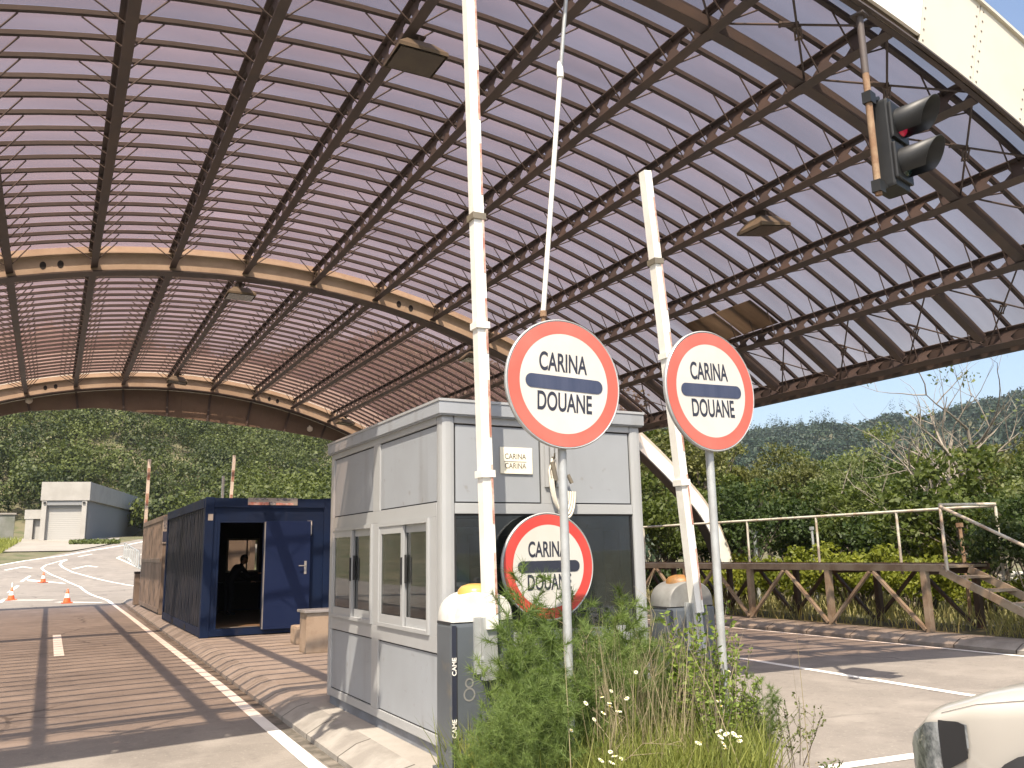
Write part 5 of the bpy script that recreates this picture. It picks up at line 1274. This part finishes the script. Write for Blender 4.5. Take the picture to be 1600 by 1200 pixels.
r = random.Random(4); pts = []
for _ in range(2600):
    az = r.uniform(-14, 33); rr = 104+185*r.random()**1.15; x, y = rr*math.sin(R_(az)), rr*math.cos(R_(az))
    if -3 < x < 6 and y < 107: continue
    if rr < 116 and x > -8 and x < 8: continue
    R = r.uniform(1.3, 2.9)*(1+.25*(rr > 160)); pts.append((x, y, R, R*r.uniform(1.4, 2.3), r.choice((.02, .1, .2, .3, .42, .5))*r.uniform(.7, 1.2)))
forest('hillside_forest', pts, M['forest'], 'dense green forest covering the hillside behind the depot', 430, 1); pts = []
for _ in range(300):
    az = r.uniform(9, 30); rr = r.uniform(62, 104); x, y = rr*math.sin(R_(az)), rr*math.cos(R_(az))
    if x < 9+.45*max(0, y-62): continue
    R = r.uniform(1.5, 2.8); pts.append((x, y, R, R*r.uniform(1.8, 2.8), r.choice((.15, .3, .42, .55))))
forest('hillside_forest', pts, M['forest'], 'bright green wood right behind the blue container', 900, 3)
pts = []
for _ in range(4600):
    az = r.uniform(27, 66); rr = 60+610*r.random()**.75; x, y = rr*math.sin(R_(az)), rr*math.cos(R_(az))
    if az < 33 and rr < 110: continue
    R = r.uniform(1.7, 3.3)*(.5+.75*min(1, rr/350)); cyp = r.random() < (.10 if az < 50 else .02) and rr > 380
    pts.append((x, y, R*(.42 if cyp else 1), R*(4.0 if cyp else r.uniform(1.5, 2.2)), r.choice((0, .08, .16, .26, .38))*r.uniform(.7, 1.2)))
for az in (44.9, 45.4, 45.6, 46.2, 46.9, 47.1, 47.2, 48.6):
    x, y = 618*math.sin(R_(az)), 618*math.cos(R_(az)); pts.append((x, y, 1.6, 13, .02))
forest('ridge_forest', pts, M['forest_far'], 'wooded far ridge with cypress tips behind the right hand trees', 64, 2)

# ------------------------------------------------------------------ weeds on the island's nose
def fennel_proto(seed, h, ns):
    r = random.Random(seed); rn = np.random.default_rng(seed); t = empty('fennel_plant', (0, 0, 0), 0, 'x', 'plant', 'feathery fennel plants on the island nose'); b = MB(); T = []
    for s in range(ns):
        a = r.uniform(0, 6.28); top = Vector((math.cos(a)*r.uniform(.05, .3)*h, math.sin(a)*r.uniform(.05, .3)*h, h*r.uniform(.6, 1))); base = Vector((r.gauss(0, .05), r.gauss(0, .05), -.05))
        pts = [base.lerp(top, q)+Vector((0, 0, -.05*math.sin(q*PI))) for q in (0, .33, .66, 1)]; b.tube(pts, [.006, .005, .004, .002], 5)
        for j in range(13):
            q = .16+.84*j/12; p = base.lerp(top, q); a2 = r.uniform(0, 6.28); L = h*r.uniform(.14, .27)*(1.15-.55*q)
            d = Vector((math.cos(a2), math.sin(a2), r.uniform(.3, 1.1))).normalized(); e = p+d*L; b.tube([p, e], .0018, 3, cap=False)
            n = 95; f = rn.random(n)**.7; C = np.array(p)+np.outer(f, np.array(e-p)); dirs = rn.normal(size=(n, 3))+np.array(d)*1.1; dirs /= np.linalg.norm(dirs, axis=1)[:, None]
            ln = (.035+.05*rn.random((n, 1)))*(.7+.6*h/1.2); w = np.cross(dirs, rn.normal(size=(n, 3))); w /= np.linalg.norm(w, axis=1)[:, None]; w *= .0016+.0008*rn.random((n, 1))
            T.append(np.stack([C-w, C+w, C+dirs*ln], 1).reshape(-1, 3))
    b.build('stems', M['leaf_fennel'], t); V = np.concatenate(T); np_mesh('fronds', V, np.arange(len(V)).reshape(-1, 3), M['leaf_fennel'], t); return t
FP = [fennel_proto(41, 1.2, 8), fennel_proto(42, 1.0, 8)]
def pxw(x, y, Y, z0=.15):
    """ground x of a plant whose picture column is x at depth row Y"""
    p = onray(x, y, Y); return p.x
FEN = [(850, 5.2, 1.32, 'fennel with one tall plume in front of the lowest sign'), (805, 5.05, .95, 'fennel directly right of the left barrier'), (775, 4.75, .6, 'low fennel in front of the left barrier cabinet'), (830, 4.8, .95, 'dense fennel between barrier and left sign pole'),
       (800, 4.5, .68, 'nearest low fennel left of the left sign pole'), (860, 4.55, .74, 'nearest low fennel at the left sign pole'), (925, 5.3, 1.12, 'fennel right of the left sign pole under the sign rim'), (975, 5.35, 1.12, 'fennel before the right end of the booth window'), (735, 4.55, .5, 'smallest fennel at the left corner of the bed'),
       (890, 5.0, .95, 'fennel behind the left sign pole'), (955, 5.1, .9, 'shorter fennel in the dry stalks'), (1195, 4.75, .55, 'thin fennel at the right sign pole'), (1012, 5.45, 1.05, 'fennel in front of the right corner post of the booth'), (1048, 5.15, .8, 'fennel left of the leafy shrubs')]
for i, (x, Y, h, lb) in enumerate(FEN):
    k = i % 2; o = FP[k] if i < 2 else copy_tree(FP[k]); s = h/(1.2 if k == 0 else 1.0); o.location = (pxw(x, 1150, Y), Y, .155); o.scale = (s, s, s); o.rotation_euler = (0, 0, i*2.1); o['label'] = lb
# leafy shrubs by the right barrier
def leafy_proto(seed):
    r = random.Random(seed); rn = np.random.default_rng(seed); t = empty('leafy_shrub', (0, 0, 0), 0, 'x', 'shrub', 'glossy leafy shrubs by the right barrier'); b = MB(); VV = []
    for s in range(20):
        a = r.uniform(0, 6.28); top = Vector((math.cos(a)*r.uniform(.03, .26), math.sin(a)*r.uniform(.03, .26), r.uniform(.35, 1.0))); b.tube([Vector((0, 0, -.05)), top*.5+Vector((0, 0, .04)), top], [.006, .004, .002], 5)
        n = 48; f = .25+.75*rn.random(n); C = np.outer(f, np.array(top)); d = rn.normal(size=(n, 3))*np.array([1, 1, .5])+np.array([0, 0, .6]); d /= np.linalg.norm(d, axis=1)[:, None]
        L = .028+.03*rn.random((n, 1)); w = np.cross(d, rn.normal(size=(n, 3))); w /= np.linalg.norm(w, axis=1)[:, None]; w *= L*.24
        VV.append(np.stack([C, C+d*L*.5+w, C+d*L, C+d*L*.5-w], 1).reshape(-1, 3))
    b.build('stems', M['bark'], t); V = np.concatenate(VV); np_mesh('leaves', V, np.arange(len(V)).reshape(-1, 4), M['leaf_shrub'], t); return t
lp = leafy_proto(51)
for i, (x, Y, s, lb) in enumerate([(1108, 5.3, 1.05, 'leafy shrub climbing in front of the right barrier'), (1085, 4.95, 1.0, 'leafy shrub left of the right sign pole'), (1140, 4.85, .92, 'leafy shrub wrapped round the right sign pole'), (1120, 4.6, .72, 'low leafy shrub in front of the right sign pole'), (1172, 4.75, .6, 'thin leafy shrub at the right end of the bed'), (1060, 5.4, .8, 'leafy shrub behind the dry stalks')]):
    o = lp if i == 0 else copy_tree(lp); o.location = (pxw(x, 1130, Y), Y, .155); o.scale = (s, s, s); o.rotation_euler = (0, 0, i*1.9); o['label'] = lb
# grass, dry stalks
r = np.random.default_rng(61); n = 5200; T = r.random(n)*2*PI
P = np.stack([c0+(hw-.35)*(2*r.random(n)-1), 4.15+1.6*r.random(n), np.full(n, .15)], 1); P[:, 0] = np.minimum(P[:, 0], 4.5-.25*r.random(n)); ok = ((P[:, 0]-c0)/(hw-.3))**2+((np.minimum(P[:, 1], 5)-5)/1.05)**2 < 1; P = P[ok]
V, F = blades(P, .34, .0042, r, .4); o = np_mesh('weed_grass', V, F, M['leaf_grass']); tag(o, 'long green grass filling the bed on the island nose', 'grass', kind='stuff')
n = 330; P = np.stack([pxw(985, 1130, 4.95)+r.normal(size=n)*.30, 4.95+r.normal(size=n)*.28, np.full(n, .15)], 1); V, F = blades(P, .85, .0028, r, .22)
o = np_mesh('dry_stalks', V, F, M['leaf_dry']); tag(o, 'pale dry grass stalks between the two sign poles', 'grass', kind='stuff')
# branching dry stems
def dry_plant(x, Y, h, seed, lb):
    r = random.Random(seed); t = empty('dry_weed', (x, Y, .15), 0, lb, 'plant', 'dead branching weeds'); b = MB()
    def br(p, d, L, w, lev):
        pts = [p]; q = p; dd = d
        for i in range(3): dd = (dd+Vector((r.gauss(0, .1), r.gauss(0, .1), r.gauss(0, .08)))).normalized(); q = q+dd*L/3; pts.append(q)
        b.tube(pts, [w, w*.85, w*.7, w*.45], 5)
        if lev < 3:
            for j in range(3): br(pts[r.randint(1, 3)], (dd+Vector((r.gauss(0, .6), r.gauss(0, .6), r.gauss(.15, .3)))).normalized(), L*r.uniform(.4, .7), w*.6, lev+1)
    br(Vector((0, 0, -.03)), Vector((r.gauss(0, .25), r.gauss(0, .15), 1)).normalized(), h*.62, .007, 0); b.build('stems', M['leaf_dry'], t)
for i, (x, Y, h, lb) in enumerate([(940, 4.5, .95, 'dead branching weed leaning right of the left sign pole'), (965, 4.9, 1.2, 'tall dead weed in front of the booth window'), (1000, 5.2, 1.25, 'dead weed bunch left of the right barrier'), (1020, 4.9, 1.05, 'dead weed at the right edge of dry grass')]):
    dry_plant(pxw(x, 1150, Y), Y, h, 70+i, lb)
def stalk(x, Y, h, seed, lb):
    r = random.Random(seed); X = pxw(x, 1150, Y); t = empty('weed_stalk', (X, Y, .0 if X > isl_r(Y) else .13), 0, lb, 'plant', 'thin seeding weed stalks at the kerb'); b = MB(); rn = np.random.default_rng(seed); C = []
    for k in range(3):
        p = Vector((r.gauss(0, .03), r.gauss(0, .03), 0)); e = Vector((r.gauss(0, .10), r.gauss(0, .1), h*r.uniform(.6, 1))); b.tube([p, p.lerp(e, .5)+Vector((.01, 0, 0)), e], [.0035, .0028, .0015], 5)
        for j in range(4):
            q = p.lerp(e, .35+.15*j); d = Vector((r.gauss(0, 1), r.gauss(0, 1), 1.2)).normalized()*h*.2; b.tube([q, q+d], [.002, .001], 4); C += [tuple(q+d*f) for f in (.4, .55, .7, .85, 1)]
        C += [tuple(p.lerp(e, .4+.03*j)) for j in range(20)]
    V, F = quads(np.array(C)+rn.normal(size=(len(C), 3))*.006, .013, rn); b.add(V.tolist(), F.tolist(), 1); b.build('stems', [M['bark'], M['leaf_pale']], t)
for i, (x, Y, h, lb) in enumerate([(1258, 4.55, .55, 'tallest thin weed stalk against the right road'), (1240, 4.7, .6, 'thin weed stalk just right of the right sign pole'), (1215, 4.6, .42, 'thin weed stalk at the right sign pole foot'), (1285, 4.45, .25, 'shortest weed stalk at the kerb edge')]): stalk(x, Y, h, 80+i, lb)
# litter and dead leaves on the bed
r = np.random.default_rng(77); n = 420; P = np.stack([2.7+2*r.random(n), 3.9+1.9*r.random(n), np.full(n, .166)], 1); V, F = quads(P, .022, r, 0); V[:, 2] = .162+np.abs(V[:, 2]-.166)*.35
tag(np_mesh('leaf_litter', V, F, M['leaf_dry']), 'dead leaves scattered over the bed on the island nose', 'leaves', kind='stuff')
# white flowers
def flowers(x, Y, n, h, sp, seed, lb, big=1.):
    r = random.Random(seed); t = empty('flowering_weed', (pxw(x, 1120, Y), Y, .15), 0, lb, 'plant', 'white flowering weeds on the island nose'); b = MB()
    for k in range(n):
        p = Vector((r.gauss(0, sp), r.gauss(0, sp*.6), h*r.uniform(.7, 1.1))); b.tube([Vector((p.x*.4, p.y*.4, -.03)), p*.6, p], [.003, .0025, .002], 4)
        q = MB(); tilt = Matrix.Translation(p) @ Matrix.Rotation(r.uniform(-.2, .9), 4, 'X') @ Matrix.Rotation(r.uniform(-.5, .5), 4, 'Y'); np_ = 10; R = .016*big*r.uniform(.8, 1.3)
        for j in range(np_):
            a = 2*PI*j/np_; c_, s_ = math.cos(a), math.sin(a); c2, s2 = math.cos(a+.25), math.sin(a+.25); c3, s3 = math.cos(a-.25), math.sin(a-.25)
            q.add([(c_*.005, s_*.005, .002), (c3*R*.8, s3*R*.8, .004), (c_*R*1.1, s_*R*1.1, .0), (c2*R*.8, s2*R*.8, .004)], [(0, 1, 2, 3)], 0, False, tilt)
        q.lathe([(.006, .0), (.005, .005), (0, .007)], n=8, M=tilt, mi=1); q.build('blossom', [M['petal'], M['pollen']], t)
    b.build('stems', M['leaf_grass'], t)
flowers(945, 4.45, 8, .56, .09, 91, 'white daisy like flowers right of the left sign pole'); flowers(955, 4.35, 6, .30, .06, 92, 'lower white flowers near the bottom edge'); flowers(1130, 4.35, 10, .30, .09, 93, 'cluster of cream flowers at the right sign pole foot', 1.25); flowers(985, 4.6, 3, .68, .05, 94, 'single high white flowers among the dry stalks'); flowers(1135, 4.7, 3, .58, .07, 95, 'yellowish flowers in the leafy shrub')

# ------------------------------------------------------------------ camera, sun and sky
cam = bpy.data.cameras.new('camera'); co = bpy.data.objects.new('camera', cam); COL.objects.link(co); S.camera = co
CR = CAMR
co.matrix_world = Matrix(((CR[0][0], CR[1][0], -CR[2][0], 0), (CR[0][1], CR[1][1], -CR[2][1], 0), (CR[0][2], CR[1][2], -CR[2][2], 1.615), (0, 0, 0, 1)))
cam.sensor_width = 36; cam.lens = 36*1330/1600; cam.clip_start = .05; cam.clip_end = 5000
KX, KY = .38, .50
sun = bpy.data.lights.new('sun', 'SUN'); sun.energy = 4.2; sun.angle = R_(.4); sun.color = (1, .89, .74)
so = bpy.data.objects.new('sun', sun); COL.objects.link(so); so.rotation_euler = Vector((KX, KY, -1)).to_track_quat('-Z', 'Y').to_euler(); so.location = (-20, -20, 40)
w = bpy.data.worlds.new('World'); S.world = w; w.use_nodes = True; nt = w.node_tree
sk = nt.nodes.new('ShaderNodeTexSky'); sk.sky_type = 'NISHITA'; sk.sun_disc = False; sk.sun_elevation = math.atan(1/math.hypot(KX, KY)); sk.sun_rotation = math.atan2(-KX, -KY) % (2*PI)
sk.air_density = 1.0; sk.dust_density = 3.5; sk.ozone_density = 1.0
bg = nt.nodes['Background']; bg.inputs['Strength'].default_value = SKYS
nt.links.new(sk.outputs[0], bg.inputs['Color'])
hz = bpy.data.materials.new('haze'); hz.use_nodes = True; hn = hz.node_tree
for n_ in list(hn.nodes):
    if n_.type != 'OUTPUT_MATERIAL': hn.nodes.remove(n_)
pv = hn.nodes.new('ShaderNodeVolumePrincipled'); pv.inputs['Color'].default_value = (.86, .92, 1, 1); pv.inputs['Density'].default_value = HAZED; pv.inputs['Anisotropy'].default_value = .3
hn.links.new(pv.outputs[0], [n_ for n_ in hn.nodes if n_.type == 'OUTPUT_MATERIAL'][0].inputs['Volume'])
if HAZED > 0:
    b = MB(); b.box((-2600, -2600, -3), (2600, 2600, 170)); tag(b.build('haze', hz), 'faint bluish summer haze over the far ridge', 'haze', kind='stuff')
S.view_settings.view_transform = 'Standard'; S.view_settings.look = 'None'; S.view_settings.gamma = 1; S.view_settings.exposure = EXPO
S.cycles.max_bounces = 8; S.cycles.diffuse_bounces = 3; S.cycles.glossy_bounces = 3; S.cycles.transparent_max_bounces = 16; S.cycles.transmission_bounces = 4
S.cycles.caustics_reflective = False; S.cycles.caustics_refractive = False; S.cycles.sample_clamp_indirect = 6
S.cycles.use_denoising = True
